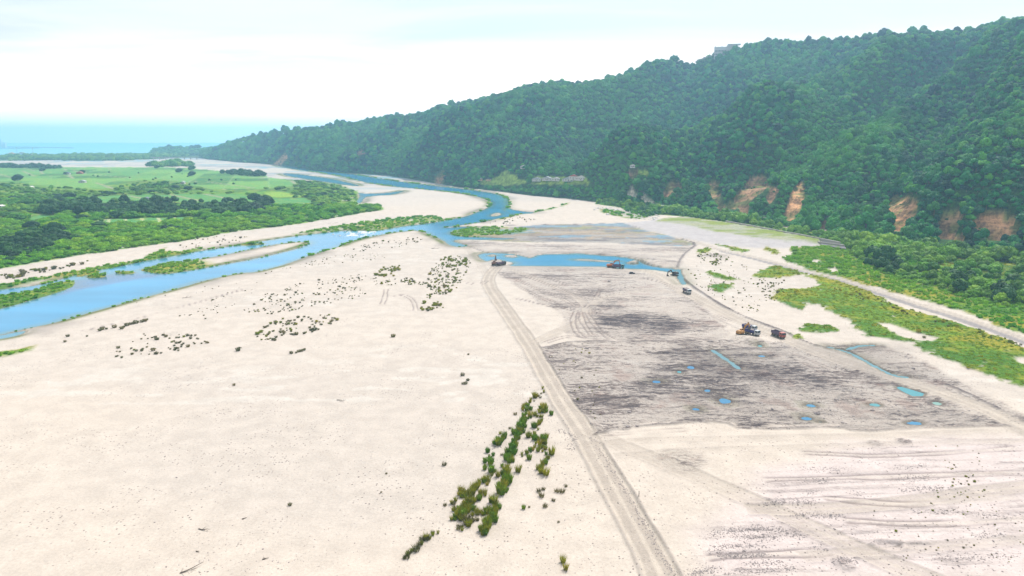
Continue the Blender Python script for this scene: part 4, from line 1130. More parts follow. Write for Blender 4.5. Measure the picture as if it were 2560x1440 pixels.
# ---- left bank and lowland woods
LC = [crown_mesh('bank_tree_crown', 140 + k, FOL_LEFT, 6 + k % 3, 400, (0.7, 0.85, 0.6)[k % 3]) for k in range(5)]
DC = [crown_mesh('dark_tree_crown', 160 + k, FOL_DARK, 7, 400, (0.95, 1.1)[k % 2]) for k in range(3)]
BUSH = [clump_mesh('shrub_foliage', 180 + k, FOL_CANE, 50, 0.8, 0.3, 0.07, 0.8, 220) for k in range(4)]
DARKBELT = [(95, 540), (110, 520), (200, 508), (400, 505), (560, 505), (680, 500), (690, 520), (640, 535), (480, 538), (300, 545), (180, 540)]
DARKS = [DARKBELT, [(0, 655), (0, 610), (60, 600), (140, 575), (180, 600), (120, 625), (70, 640)], [(405, 575), (418, 545), (445, 545), (450, 575)]]
EMPTY_GREEN = [[(130, 625), (150, 605), (330, 590), (420, 560), (640, 545), (640, 560), (480, 585), (330, 610), (200, 630)], [(200, 540), (300, 530), (310, 540), (215, 550)],
               [(0, 600), (50, 590), (60, 605), (0, 620)], [(690, 560), (880, 500), (893, 530), (790, 552)]]
x_, y_, s_ = ring_points(R(-55), float(AZ(900, 480)), lambda a: (np.full(a.shape, 380.0), np.full(a.shape, 2700.0)), lambda r: 6.2 * max(1, r / 650.0), rg)
E = ground_eval(x_, y_)
px, py, dd = project(x_, y_, E[0])
vl, fld, sw_ = E[11], E[8], E[6]
dens = 0.30 + 0.75 * sstep(0.40, 0.58, fbm(x_ / 70, y_ / 70, 411, 4))
lowg = np.zeros(len(x_))
for pl in EMPTY_GREEN:
    lowg = np.maximum(lowg, sstep(-6, 6, poly_sd(px, py, pl) + (fbm(x_ / 30, y_ / 30, 413, 3) - 0.5) * 30))
dark = np.zeros(len(x_))
for pl in DARKS:
    dark = np.maximum(dark, sstep(-4, 4, poly_sd(px, py, pl) + (fbm(x_ / 30, y_ / 30, 415, 3) - 0.5) * 12))
dens = np.maximum(dens * (1 - lowg * 0.85), dark)
ok = (vl > 1.5) & (fld < 0.3) & (sw_ < -2) & (rg.uniform(size=len(x_)) < dens)
edge = sstep(2, 45, vl)
s_ = np.minimum(s_, 9.5)
rad = s_ * (0.62 + 0.05 * dark) * (0.5 + 0.9 * fbm(x_ / 40, y_ / 40, 417, 3)) * (0.45 + 0.55 * edge) * (1 - 0.4 * lowg) * np.exp(rg.normal(0, 0.25, len(x_)))
isd_ = dark > 0.5
hf = (0.75 + 0.15 * dark) * rg.uniform(0.75, 1.2, len(x_))
k_ = 1 + rad * 1.5 / 92.0
E2 = ground_eval(x_ * k_, y_ * k_); E3 = ground_eval(x_ * (1 + (k_ - 1) * 0.5), y_ * (1 + (k_ - 1) * 0.5))
hide = (np.maximum(E2[8], E3[8]) > 0.4) & (fld < 0.3)
ok &= ~(hide & (rg.uniform(size=len(x_)) < 0.85))
top = rad * hf * np.where(isd_, 1.0, 0.75)
isd = (dark > 0.5) | (rg.uniform(size=len(x_)) < 0.05)
vis = (px > 0) & (px < 2560)
def split(mask, n, px, size):
    idx = np.where(mask)[0]; sz = size[idx] * vis[idx]
    o = idx[np.argsort(-sz)]
    return o[:n], o[n:]
xyz = np.stack([x_, y_, E[0] + rad * 0.1], 1); sc3 = np.stack([rad, rad, top], 1)
b, rest = split(ok & ~isd, 200, px, rad / dd)
place('bank_tree', LC, xyz[b], sc3[b], by_place('t', xyz[b], [((0, 160, 600, 2000), 'bushy green tree at the lower left corner of the left bank'), ((0, 160, 0, 600), 'bushy green tree at the left picture edge below the small field'), ((160, 330, 0, 600), 'bushy green tree around the left end of the striped field'), ((160, 330, 600, 2000), 'bushy green tree at the sand edge left of the bright meadow'), ((330, 520, 0, 570), 'bushy green tree just below the striped field'), ((330, 520, 570, 2000), 'bushy green tree at the sand edge below the striped field'), ((520, 700, 0, 2000), 'bushy green tree on the bank right of the striped field'), ((700, 900, 0, 2000), 'bushy green tree on the rounded tip of the left bank')], 'bushy green tree on the left bank'), 'tree', 'bushy trees on the green left bank')
scatter('left_bank_scrub', xyz[rest], sc3[rest], LC, 'mass of green scrub and small trees on the left bank', 8)
b, rest = split(ok & isd, 90, px, rad / dd)
place('dark_tree', DC, xyz[b], sc3[b] * 1.1, by_place('t', xyz[b], [((0, 200, 570, 2000), 'dark tree in the dark grove at the lower left'), ((0, 330, 0, 570), 'dark tree in the left third of the long dark belt'), ((330, 500, 540, 600), 'dark tree standing alone before the striped field'), ((330, 500, 0, 540), 'dark tree in the middle of the long dark belt'), ((500, 720, 0, 545), 'dark tree in the right end of the long dark belt')], 'single dark tree among the lighter scrub of the left bank'), 'tree', 'dark trees on the left bank')
scatter('dark_tree_belt', xyz[rest], sc3[rest] * 1.1, DC, 'dark belt of close grown trees between the fields', 9)
# low herbs and canes
x_, y_, s_ = ring_points(R(-55), float(AZ(950, 480)), lambda a: (np.full(a.shape, 330.0), np.full(a.shape, 1100.0)), lambda r: 3.6 * max(1, r / 450.0), rg)
E = ground_eval(x_, y_); px, py, dd = project(x_, y_, E[0])
ok = (E[11] > -1) & (E[8] < 0.3) & (E[6] < -1) & (E[7] > 0.4) & (rg.uniform(size=len(x_)) < 0.75)
rad = s_ * 0.65 * np.exp(rg.normal(0, 0.3, len(x_)))
scatter('left_bank_herbs', np.stack([x_, y_, E[0]], 1)[ok], np.stack([rad, rad, rad * 0.9], 1)[ok], BUSH, 'low bright green canes and herbs on the left bank', 10)
# coastal wood, far left
x_, y_, s_ = ring_points(R(-48), float(AZ(470, 400)), lambda a: (np.full(a.shape, 3150.0), np.full(a.shape, 5200.0)), lambda r: 22.0, rg)
E = ground_eval(x_, y_); ok = (E[13] > 0.5) & (E[6] < -4)
px, py, dd = project(x_, y_, E[0]); ok &= ~((poly_sd(px, py, [(-10, 390), (60, 385), (62, 391), (0, 392)]) > 0) | (poly_sd(px, py, [(-10, 401), (30, 398), (30, 401), (0, 405)]) > 0))
rad = 9 * np.exp(rg.normal(0, 0.25, len(x_)))
scatter('coastal_wood', np.stack([x_, y_, E[0]], 1)[ok], np.stack([rad, rad, rad * 1.0], 1)[ok], LC, 'hazy blue strip of coastal wood in front of the sea', 11)
# small wood patches in the river mouth and lone field trees
def patch(poly, n, size, name, label, protos, seed, objs=False, grp=None, cat='tree', squash=0.9, single=None):
    rg = np.random.default_rng(seed)
    xs = [p[0] for p in poly]; ys = [p[1] for p in poly]
    out = []
    tries = 0
    while len(out) < n and tries < n * 60:
        tries += 1
        a, b = rg.uniform(min(xs), max(xs)), rg.uniform(min(ys), max(ys))
        if poly_sd(np.array([a]), np.array([b]), poly)[0] > 0: out.append(P(a, b))
    out = np.array(out)
    z = gh(out[:, 0], out[:, 1])
    r_ = size * np.exp(rg.normal(0, 0.25, len(out)))
    xyz = np.stack([out[:, 0], out[:, 1], z], 1); s3 = np.stack([r_, r_, r_ * squash], 1)
    if objs: return place(name, protos, xyz, s3, label, cat, grp, turn_seed=seed)
    return scatter(name, xyz, s3, protos, label, seed)
patch([(368, 415), (385, 412), (420, 410), (455, 411), (480, 413), (482, 416), (440, 417), (380, 418)], 90, 12, 'river_mouth_wood', 'flat blue wood patch on the sand near the bridge', LC, 21)
patch([(0, 417), (30, 414), (40, 418), (100, 418), (160, 421), (160, 423), (90, 421), (0, 420)], 110, 8, 'field_edge_hedge', 'dark hedge along the far edge of the green fields', DC, 22)
patch([(545, 433), (575, 430), (640, 437), (665, 442), (640, 442), (590, 438)], 60, 8, 'field_corner_wood', 'dark scrub strip at the far right corner of the fields', DC, 23)
patch([(50, 430), (420, 424), (640, 448), (560, 470), (300, 448), (100, 455)], 20, 3.4, 'field_tree', 'lone dark tree standing in the far green fields', DC, 24, True, 'lone trees dotted over the far fields')
for (a, b, s, lab) in ((107, 428, 11, 'wide dark tree beside a pale path in the far fields'), (206, 434, 10, 'dark tree next to the red roofed field shed'), (393, 421, 11, 'round blue green tree on the far field edge'), (448, 431, 12, 'flat topped tree in the fields below the bridge'), (480, 425, 14, 'broad tree mound near the far field edge'), (480, 440, 12, 'dark tree on the path left of the field corner wood'), (45, 452, 14, 'large dark tree above the left bank scrub')):
    x, y = P(a, b); o = link('field_tree', DC[0]); o.location = (x, y, 0); o.scale = (s, s, s * 0.8); tag(o, lab, 'tree')
# right lowland under the hill
x_, y_, s_ = ring_points(float(AZ(1480, 500)), R(56), lambda a: (np.full(a.shape, 330.0), np.full(a.shape, 1400.0)), lambda r: 6.0 * max(1, r / 600.0), rg)
E = ground_eval(x_, y_); px, py, dd = project(x_, y_, E[0]); t_ = HILL.t(x_, y_)[0]
lr = E[10]
ok = (lr > 1) & (t_ < 0.01) & (rg.uniform(size=len(x_)) < 0.9)
strip = (poly_sd(px, py, [(2080, 617), (2150, 655), (2210, 690), (2330, 720), (2420, 748), (2560, 790), (2900, 880), (2900, 700), (2560, 660), (2400, 650), (2200, 640)]) > 0)
ok &= (~strip | (rg.uniform(size=len(x_)) < 0.25 + 0.9 * sstep(0.45, 0.58, fbm(x_ / 45, y_ / 45, 431, 3))))
rad = s_ * 0.72 * (0.5 + 0.9 * fbm(x_ / 30, y_ / 30, 433, 3)) * np.exp(rg.normal(0, 0.22, len(x_))) * (0.5 + 0.5 * sstep(0, 20, lr))
xyz = np.stack([x_, y_, E[0] + rad * 0.1], 1); sc3 = np.stack([rad, rad, rad * rg.uniform(0.8, 1.2, len(rad))], 1)
vis = (px > 0) & (px < 2560)
b, rest = split(ok, 120, px, rad / dd)
place('lowland_tree', LC, xyz[b], sc3[b], by_place('t', xyz[b], [((0, 1700, 0, 2000), 'leafy tree on the low bank above the pale boulders'), ((1700, 2110, 0, 2000), 'leafy tree in the line behind the levee wall'), ((2110, 2260, 0, 2000), 'leafy tree between the drain channel and the small dark grove'), ((2260, 2400, 0, 2000), 'leafy tree on the flat strip right of the small dark grove'), ((2400, 2600, 0, 2000), 'leafy tree on the flat strip at the right picture edge')], 'leafy tree below the mountain'), 'tree', 'trees on the flat strip below the mountain')
scatter('lowland_scrub', xyz[rest], sc3[rest], LC, 'thick green scrub on the flat strip below the mountain', 12)
for poly, n, lab in (([(2155, 648), (2240, 650), (2260, 680), (2230, 690), (2170, 670)], 14, 'dark tree in the small grove nearest the concrete wall'), ([(2360, 715), (2400, 695), (2430, 705), (2425, 735), (2380, 735)], 8, 'dark tree in the clump beside the bright cane field'), ([(2480, 745), (2500, 715), (2550, 730), (2545, 760), (2500, 760)], 8, 'dark tree in the clump at the right edge of the picture')):
    patch(poly, n, 5.2, 'dark_tree', lab, DC, 40 + n + len(lab), True, lab.replace('dark tree', 'dark trees'), squash=1.15)
# canes of the right hand meadow
x_, y_, s_ = ring_points(float(AZ(1700, 700)), R(56), lambda a: (np.full(a.shape, 200.0), np.full(a.shape, 760.0)), lambda r: 1.7 * max(1, r / 300.0), rg)
E = ground_eval(x_, y_)
g = E[2] * (E[7] < 0.1); tn, _ = line(x_, y_, smooth(W(TRACKS[3][0]), 2), 300)
ok = (E[2] > 0.6) & (E[6] < -1) & (rg.uniform(size=len(x_)) < 0.62)
beyond = sdf(x_, y_, W(GREEN_R[7]), 10) > 0
rad = s_ * 0.5 * np.exp(rg.normal(0, 0.3, len(x_))) * np.where(beyond, 1.05, 0.8)
MEADOW = [clump_mesh('meadow_clump', 200 + k, FOL_MEADOW, 46, 1.0, 0.45, 0.09, 0.6, 40) for k in range(4)]
CANES = [clump_mesh('cane_clump', 210 + k, FOL_CANE, 60, 0.9, 0.35, 0.08, 1.0, 60) for k in range(3)]
pts = np.stack([x_, y_, E[0] - 0.1], 1); sc = np.stack([rad, rad, rad * 0.6], 1)
scatter('olive_meadow_grass', pts[ok & ~beyond], sc[ok & ~beyond], MEADOW, 'olive green tussock meadow on the right of the river bed', 13)
scatter('bright_cane_field', pts[ok & beyond], sc[ok & beyond] * np.array([1, 1, 1.3]), CANES, 'bright green cane strip beyond the pale upper track', 14)
x_, y_, s_ = ring_points(R(-50), float(AZ(1620, 500)), lambda a: (np.full(a.shape, 230.0), np.full(a.shape, 1300.0)), lambda r: 2.6 * max(1, r / 450.0), rg)
E = ground_eval(x_, y_)
ok = (E[2] - E[7] > 0.45) & (E[6] < -0.8) & (rg.uniform(size=len(x_)) < 0.6)
rad = s_ * 0.5 * np.exp(rg.normal(0, 0.3, len(x_)))
scatter('shore_grass', np.stack([x_, y_, E[0]], 1)[ok], np.stack([rad, rad, rad * 0.7], 1)[ok], CANES, 'green water edge grass along banks and islets', 15)
# tufts hugging the water line
ang = []
for poly, step, side in ((RIVER_W, 5.0, 0), (LANDS[0], 4.0, 0)):
    n = len(poly)
    for k in range(n):
        (x0, y0), (x1, y1) = poly[k], poly[(k + 1) % n]; Ln = math.hypot(x1 - x0, y1 - y0)
        if min(y0, y1) > 2200 or Ln > 3000: continue
        q = int(Ln / step) + 1
        for j in range(q):
            t = (j + random.random()) / q; ang.append((x0 + (x1 - x0) * t + random.gauss(0, 1.4), y0 + (y1 - y0) * t + random.gauss(0, 2.0)))
ang = np.array(ang); E = ground_eval(ang[:, 0], ang[:, 1])
ok = (E[6] < 0.3) & (fbm(ang[:, 0] / 40, ang[:, 1] / 40, 441, 3) > 0.42) & ((ang[:, 0] < 40) | (rg.uniform(size=len(ang)) < 0.2))
r_ = np.clip(np.hypot(ang[:, 0], ang[:, 1]) / 400, 0.6, 3) * np.exp(rg.normal(0, 0.35, len(ang))) * 1.1
scatter('waterline_tufts', np.stack([ang[:, 0], ang[:, 1], np.maximum(E[0], -0.75)], 1)[ok], np.stack([r_, r_, r_ * 0.6], 1)[ok], CANES, 'dark green tufts lining the river edge', 16)

# ------------------------------------------------------------------ reed clumps of the near strip
FOL_MIX = foliage_material('green_reed_blades', c4(70, 112, 18), c4(98, 138, 24), c4(132, 146, 28), 0.3)
REEDS = [clump_mesh('reed_clump', 300 + k, FOL_REED, 80, 0.6, 0.55, 0.035, 1.45) for k in range(5)]
REEDG = [clump_mesh('green_reed_clump', 310 + k, FOL_MIX, 100, 0.66, 0.38, 0.045, 1.3, 20) for k in range(4)]
DRYC = [clump_mesh('dry_clump', 320 + k, FOL_DRY, 60, 0.7, 0.6, 0.05, 0.95) for k in range(3)]
def crop(pts, ox, oy, s):
    return [(ox + a / s, oy + b / s) for a, b in pts]
STRIPS = [  # crop coordinates, count, spread in px, size, kind, label
    ([(1020, 85), (1028, 110), (1000, 180)], 7, 5, 1.3, 'd', 'dark clump at the top tip of the reed patch beside the main track'),
    ([(985, 150), (965, 170), (930, 210), (880, 235)], 13, 5, 1.4, 'r', 'olive reed clump in the upper fringe of the reed patch'),
    ([(925, 250), (900, 340), (860, 400), (845, 440)], 34, 8, 1.6, 'g', 'bright green reed clump in the upper half of the dense middle strip'),
    ([(845, 440), (805, 530), (790, 600), (815, 630)], 30, 8, 1.6, 'g', 'bright green reed clump in the lower half of the dense middle strip'),
    ([(1062, 225), (1015, 260), (1000, 330), (1000, 370)], 26, 9, 1.5, 'r', 'olive reed clump in the top of the right hand reed strip'),
    ([(960, 390), (950, 450), (1015, 460), (1010, 530)], 30, 9, 1.5, 'r', 'olive reed clump in the middle of the right hand reed strip'),
    ([(1045, 440), (1035, 520), (960, 540), (870, 570)], 22, 6, 1.4, 'r', 'olive reed clump along the lower edge of the right hand reed strip'),
    ([(1090, 540), (1060, 600), (1040, 640), (1000, 685), (1045, 720)], 18, 5, 1.4, 'r', 'reed clump in the short outer strip right of the reed patch'),
    ([(745, 420), (720, 490), (690, 500)], 14, 7, 1.5, 'g', 'green reed clump on the upper left flank of the reed patch'),
    ([(660, 550), (630, 600), (640, 640), (660, 680), (680, 740)], 20, 7, 1.5, 'g', 'green reed clump on the middle left flank of the reed patch'),
    ([(745, 650), (770, 720), (740, 790), (715, 860)], 32, 8, 1.7, 'g', 'dense reed clump in the strip running down the patch centre'),
    ([(650, 890), (700, 960), (600, 985), (530, 1005)], 24, 7, 1.6, 'r', 'reed clump in the curved lower arm of the reed patch'),
    ([(630, 745), (560, 800), (520, 860), (470, 850), (410, 860)], 26, 7, 1.5, 'r', 'reed clump on the lower left fringe of the reed patch'),
    ([(600, 830), (580, 890), (540, 900)], 9, 5, 1.4, 'r', 'reed clump between the two lower arms of the reed patch'),
    ([(510, 890), (480, 950), (440, 1000), (410, 1035)], 34, 11, 1.7, 'r', 'reed clump in the broad lower left mass of the reed patch'),
    ([(550, 1040), (470, 1060), (420, 1100)], 14, 6, 1.5, 'd', 'dry reed clump on the bottom left rim of the reed patch'),
    ([(690, 1010), (640, 1060), (600, 1110), (592, 1165)], 22, 7, 1.6, 'g', 'green reed clump in the bottom tail of the reed patch'),
    ([(380, 900), (400, 960), (395, 980)], 7, 6, 1.3, 'd', 'dry twiggy clump left of the lower reed patch'),
    ([(283, 1125), (240, 1140), (210, 1180), (175, 1170), (150, 1230), (110, 1240), (60, 1290), (25, 1330)], 17, 4, 1.35, 'd', 'sparse brown clump in the thin line below the reed patch')]
occ = []
rg = np.random.default_rng(501)
for pts, n, spread, size, kd, lab in STRIPS:
    q = crop(pts, 1000, 940, 2.88); L_ = [0]
    for k in range(len(q) - 1): L_.append(L_[-1] + math.hypot(q[k + 1][0] - q[k][0], q[k + 1][1] - q[k][1]))
    P3, S3 = [], []
    for j in range(n):
        d = (j + rg.uniform()) / n * L_[-1]
        a = float(np.interp(d, L_, [p[0] for p in q])) + rg.normal(0, spread * 0.8); b_ = float(np.interp(d, L_, [p[1] for p in q])) + rg.normal(0, spread * 0.55)
        x, y = P(a, b_); s = size * math.exp(rg.normal(0, 0.30)) * 0.80
        P3.append((x, y, 0.0)); S3.append((s, s, s * 1.0))
    zz = gh([p[0] for p in P3], [p[1] for p in P3]); P3 = [(p[0], p[1], float(z)) for p, z in zip(P3, zz)]
    place('reed_clump', {'r': REEDS + REEDG[:1], 'g': REEDG + REEDS[:2], 'd': DRYC + REEDS[:1]}[kd], P3, S3, lab, 'reeds', lab.replace('clump', 'clumps'), turn_seed=n + len(lab))
for (a, b_, s, kd, lab) in ((930, 600, 1.7, 'g', 'single round green clump inside the gap of the reed patch'), (850, 690, 2.0, 'r', 'upright olive clump right of the central reed strip'), (1090, 278, 1.7, 'g', 'round green bush right beside the main haul track'), (660, 905, 1.6, 'g', 'green clump above the curved lower reed arm'), (890, 950, 1.1, 'g', 'small green bush alone on the sand right of the reed tail'),
    (930, 940, .6, 'd', 'tiny grey sprig beside the small lone green bush'), (1045, 937, 1.3, 'd', 'grey twiggy bush on the sand between reeds and track'), (1018, 862, 1.5, 'd', 'leaning grey twiggy bush right of the reed patch'), (1000, 825, 1.2, 'd', 'grey shrub above the leaning twiggy bush'), (1032, 812, 1.1, 'd', 'small grey shrub at the right foot of the outer reed strip'),
    (1130, 828, 1.3, 'd', 'grey shrub standing left of the forked tall weed by the track'), (1168, 832, 1.4, 'd', 'tall forked weed close to the main track'), (1195, 790, .9, 'd', 'thin weed nearest the main track'), (1105, 892, 1.0, 'd', 'pale spreading weed near the grey twiggy bush'), (1174, 1340, 1.6, 'r', 'upper of the two clumps alone at the bottom edge'),
    (1192, 1395, 1.4, 'r', 'lower of the two clumps alone at the bottom edge'), (318, 640, 1.3, 'd', 'broken dark bush far left of the reed patch'), (325, 930, .9, 'd', 'forked dead twig left of the lower reed mass'), (830, 278, 1.2, 'd', 'dark bush off the upper left of the reed patch'), (1142, 1050, .6, 'd', 'lonely small weed low on the sand right of the reeds'), (790, 380, .9, 'd', 'thin dark stalks above the left flank of the patch'), (732, 568, .8, 'd', 'small stalk left of the dense middle strip')):
    x, y = P(1000 + a / 2.88, 940 + b_ / 2.88)
    place('lone_bush', {'r': REEDS, 'g': REEDG, 'd': DRYC}[kd], [(x, y, float(gh(x, y)[0]))], [s], lab, 'bush', None, turn_seed=a)

# ------------------------------------------------------------------ shrubs dotted over the sand
SHRUB = [clump_mesh('sand_shrub', 340 + k, FOL_DRY, 44, 0.75, 0.5, 0.06, 0.9, 60) for k in range(4)]
SHRUBG = [clump_mesh('green_sand_shrub', 350 + k, FOL_REED, 44, 0.8, 0.45, 0.07, 0.9, 80) for k in range(4)]
CL = [([(640, 742), (700, 725), (760, 705), (850, 690), (925, 686), (930, 700), (915, 735), (870, 752), (800, 765), (740, 775), (660, 790), (640, 780), (590, 790), (620, 765)], 230, 0.85, 0.15, 'small dark shrub in the loose band across the middle of the sand bar'),
      ([(630, 832), (690, 800), (790, 786), (846, 790), (843, 803), (815, 825), (780, 838), (730, 846), (680, 855), (636, 850)], 110, 1.15, 0.35, 'stout shrub in the oval cluster left of the sand fan'),
      ([(1000, 702), (1060, 700), (1085, 662), (1110, 645), (1165, 640), (1180, 655), (1165, 690), (1145, 712), (1080, 728), (1062, 720), (1030, 706)], 250, 1.0, 0.5, 'shrub in the dense thicket just left of the haul track bend'),
      ([(935, 690), (950, 672), (1000, 662), (1010, 676), (990, 690), (945, 694)], 40, 1.5, 1.0, 'green shrub in the bright green thicket above the sand fan'),
      ([(925, 696), (1000, 690), (1040, 700), (1045, 712), (940, 712)], 60, 0.9, 0.3, 'shrub scattered below the bright green thicket'),
      ([(1100, 652), (1120, 640), (1165, 640), (1172, 655), (1140, 668), (1105, 668)], 45, 1.5, 1.0, 'green shrub in the patch beside the old track'),
      ([(1065, 738), (1110, 715), (1145, 712), (1140, 725), (1090, 745), (1065, 750)], 40, 1.1, 0.8, 'olive shrub in the slanting double row below the thicket'),
      ([(1048, 780), (1055, 756), (1100, 752), (1108, 770), (1080, 775)], 30, 1.2, 0.8, 'green shrub in the small patch below the slanting rows'),
      ([(275, 890), (330, 835), (480, 838), (545, 850), (500, 872), (420, 885), (350, 893), (300, 897)], 75, 1.05, 0.05, 'dark shrub in the scattered group on the left sand'),
      ([(440, 790), (640, 700), (660, 720), (520, 800)], 40, 0.55, 0.0, 'tiny shrub on the sand between river and shrub band'),
      ([(870, 622), (960, 600), (1070, 592), (1078, 602), (980, 620), (900, 630)], 70, 0.95, 0.1, 'dark shrub near the tip of the sand bar by the river'),
      ([(840, 636), (980, 632), (960, 648), (720, 672), (640, 690), (700, 668)], 90, 0.6, 0.2, 'low shrub along the old shore line of the sand bar'),
      ([(1740, 640), (1760, 630), (1812, 634), (1834, 655), (1790, 664), (1762, 656)], 80, 1.1, 0.6, 'shrub in the loose group between ditch and pale track'),
      ([(1735, 645), (1860, 660), (1930, 720), (1900, 790), (1760, 730), (1700, 670)], 120, 0.7, 0.3, 'small shrub on the bare flat left of the green meadow'),
      ([(1890, 700), (1945, 690), (1990, 715), (1950, 760), (1900, 740)], 60, 0.9, 0.5, 'shrub along the ragged left edge of the green meadow'),
      ([(0, 690), (40, 680), (120, 668), (220, 650), (215, 660), (100, 683), (20, 700)], 60, 1.9, 0.3, 'dark shrub on the sand spit below the left bank'),
      ([(440, 602), (560, 588), (620, 590), (600, 606), (500, 620), (450, 620)], 40, 1.2, 0.2, 'dark shrub on the sand beside the upper river bend'),
      ([(1240, 550), (1300, 540), (1340, 548), (1300, 560), (1180, 565)], 40, 1.2, 0.1, 'dark shrub on the spit at the river fork'),
      ([(2330, 1105), (2440, 1108), (2480, 1230), (2420, 1290), (2250, 1300), (2300, 1230), (2380, 1190)], 60, 0.36, 0.5, 'small weed on the cobbled sand in the lower right'),
      ([(2180, 1270), (2560, 1260), (2560, 1420), (2200, 1400)], 40, 0.33, 0.3, 'small weed on the striped sand in the lower right corner'),
      ([(1350, 870), (1470, 860), (1520, 1000), (1500, 1070), (1420, 980)], 30, 0.6, 0.4, 'small weed on the rough ground right of the haul track'),
      ([(2080, 730), (2200, 765), (2400, 830), (2550, 870), (2560, 862), (2400, 812), (2200, 748), (2100, 712)], 90, 1.0, 0.5, 'grey green shrub in the stony ditch beside the upper track'),
      ([(450, 690), (700, 650), (640, 700), (300, 780), (180, 810)], 30, 0.5, 0.0, 'speck of a shrub close to the near river shore')]
rows = []
for ci, (poly, n, size, gf, lab) in enumerate(CL):
    xs = [p[0] for p in poly]; ys = [p[1] for p in poly]; k = 0
    a = rg.uniform(min(xs), max(xs), n * 12); b_ = rg.uniform(min(ys), max(ys), n * 12)
    m = poly_sd(a, b_, poly) > 0
    cl = fbm(a / 16, b_ / 9, 601 + ci, 3) + rg.uniform(-0.12, 0.12, len(a)); m &= cl > 0.44
    idx = np.where(m)[0][:n]
    for q in idx:
        x, y = P(a[q], b_[q]); s = size * math.exp(rg.normal(0, 0.32)) * 0.85
        rows.append((x, y, s, rg.uniform() < gf, ci))
for (a, b_, s, lab) in ((170, 842, 1.6, 'dark bush alone on the left sand near the river'), (163, 856, 1.2, 'small dark bush below the lone bush on the left sand'), (596, 877, 2.2, 'tall dark bush between the shrub groups'), (983, 843, 1.9, 'lone dark bush in the empty middle of the sand'), (1171, 888, .9, 'small grey weed on the empty sand left of the haul track'),
        (1157, 939, 1.5, 'topmost of the four dark bushes left of the haul track'), (1170, 952, 1.2, 'right one of the four dark bushes left of the haul track'), (1164, 961, 1.3, 'lowest of the four dark bushes left of the haul track'), (1157, 961, .9, 'smallest of the four dark bushes left of the haul track'), (585, 963, 1.1, 'small dark bush on the open sand below the shrub oval'),
        (725, 1263, 1.0, 'dead twiggy bush on the empty lower left sand'), (966, 1184, .6, 'thin hooked stalk on the lower sand'), (953, 1231, .5, 'thin stalk below the hooked stalk'), (218, 842, .9, 'tiny dark bush right of the lone bush near the river'),
        (728, 884, 1.5, 'left pair of dark clumps below the shrub oval'), (741, 883, 1.0, 'thin clump in the middle of the row below the shrub oval'), (748, 880, 1.4, 'third clump of the row below the shrub oval'), (754, 879, 1.4, 'fourth clump of the row below the shrub oval'), (761, 876, 1.3, 'right end clump of the row below the shrub oval'),
        (2060, 820, .8, 'shrub at the lower edge of the green tongue'), (2310, 845, 1.4, 'round shrub in the bare patch of the meadow'), (2297, 832, 2.2, 'biggest green bush in the bare patch of the meadow')):
    x, y = P(a, b_); o = place('lone_bush', SHRUB if 'green' not in lab else SHRUBG, [(x, y, float(gh(x, y)[0]))], [s], lab, 'bush', None, turn_seed=int(a))
hedge = [(250, 828), (256, 825), (266, 824), (286, 820), (304, 823), (310, 819), (318, 815), (325, 812), (333, 811), (340, 809), (345, 807), (355, 806), (362, 804), (368, 801)]
hp = [P(*q) for q in hedge]
place('hedge_bush', SHRUB, [(x, y, float(gh(x, y)[0])) for x, y in hp], [1.7 + 0.5 * math.sin(k * 2.3) for k in range(len(hp))], 'rounded dark bush in the short hedge line on the left sand', 'bush', 'bushes of the short hedge line on the left sand')
rows = np.array(rows); zz = gh(rows[:, 0], rows[:, 1])
okr = zz > WATER_Z + 0.1
rows = rows[okr]; zz = zz[okr]
dist = np.hypot(rows[:, 0], rows[:, 1]); order = np.argsort(-(rows[:, 2] / dist))
for k in order[:290]:
    x, y, s, g_, ci = rows[k]
    place('sand_shrub', SHRUBG if g_ else SHRUB, [(x, y, zz[k])], [s], CL[int(ci)][4], 'shrub', CL[int(ci)][4].replace('shrub', 'shrubs').replace('weed', 'weeds'), turn_seed=int(k))
rest = order[290:]
gm = rows[rest, 3] > 0.5
for nm, sel, pr in (('dry_shrubs_scatter', ~gm, SHRUB), ('green_shrubs_scatter', gm, SHRUBG)):
    kk = rest[sel]; s = rows[kk, 2]
    scatter(nm, np.stack([rows[kk, 0], rows[kk, 1], zz[kk]], 1), np.stack([s, s, s], 1), pr, 'smallest shrubs sprinkled over the pale sand', 30)

# ------------------------------------------------------------------ cobbles and boulders
def stone_mesh(seed, name='stone'):
    rg = np.random.default_rng(seed); v, f = ICO1
    v = v * rg.uniform(0.7, 1.15, (len(v), 1)) * np.array([1, 0.8, 0.6])
    return mesh_np(name, v, f, (STONE,), False)
STN = [stone_mesh(700 + k) for k in range(4)]
PALE_STONE = plain('pale_boulders', (190, 186, 180), 0.9)
PST = []
for k in range(3):
    q = stone_mesh(710 + k, 'pale_stone'); q.materials.clear(); q.materials.append(PALE_STONE); PST.append(q)
SX, SY, SS = [], [], []
def bandp(pts, n, sx, sy, s):
    L_ = [0]
    for k in range(len(pts) - 1): L_.append(L_[-1] + math.hypot(pts[k + 1][0] - pts[k][0], pts[k + 1][1] - pts[k][1]))
    d = rg.uniform(0, L_[-1], n)
    a = np.interp(d, L_, [p[0] for p in pts]) + rg.normal(0, sx, n); b_ = np.interp(d, L_, [p[1] for p in pts]) + rg.normal(0, sy, n)
    x, y = G(a, b_); SX.append(x); SY.append(y); SS.append(s * np.exp(rg.normal(0, 0.35, n)))
C8 = lambda pts: crop(pts, 1700, 1040, 2.977)
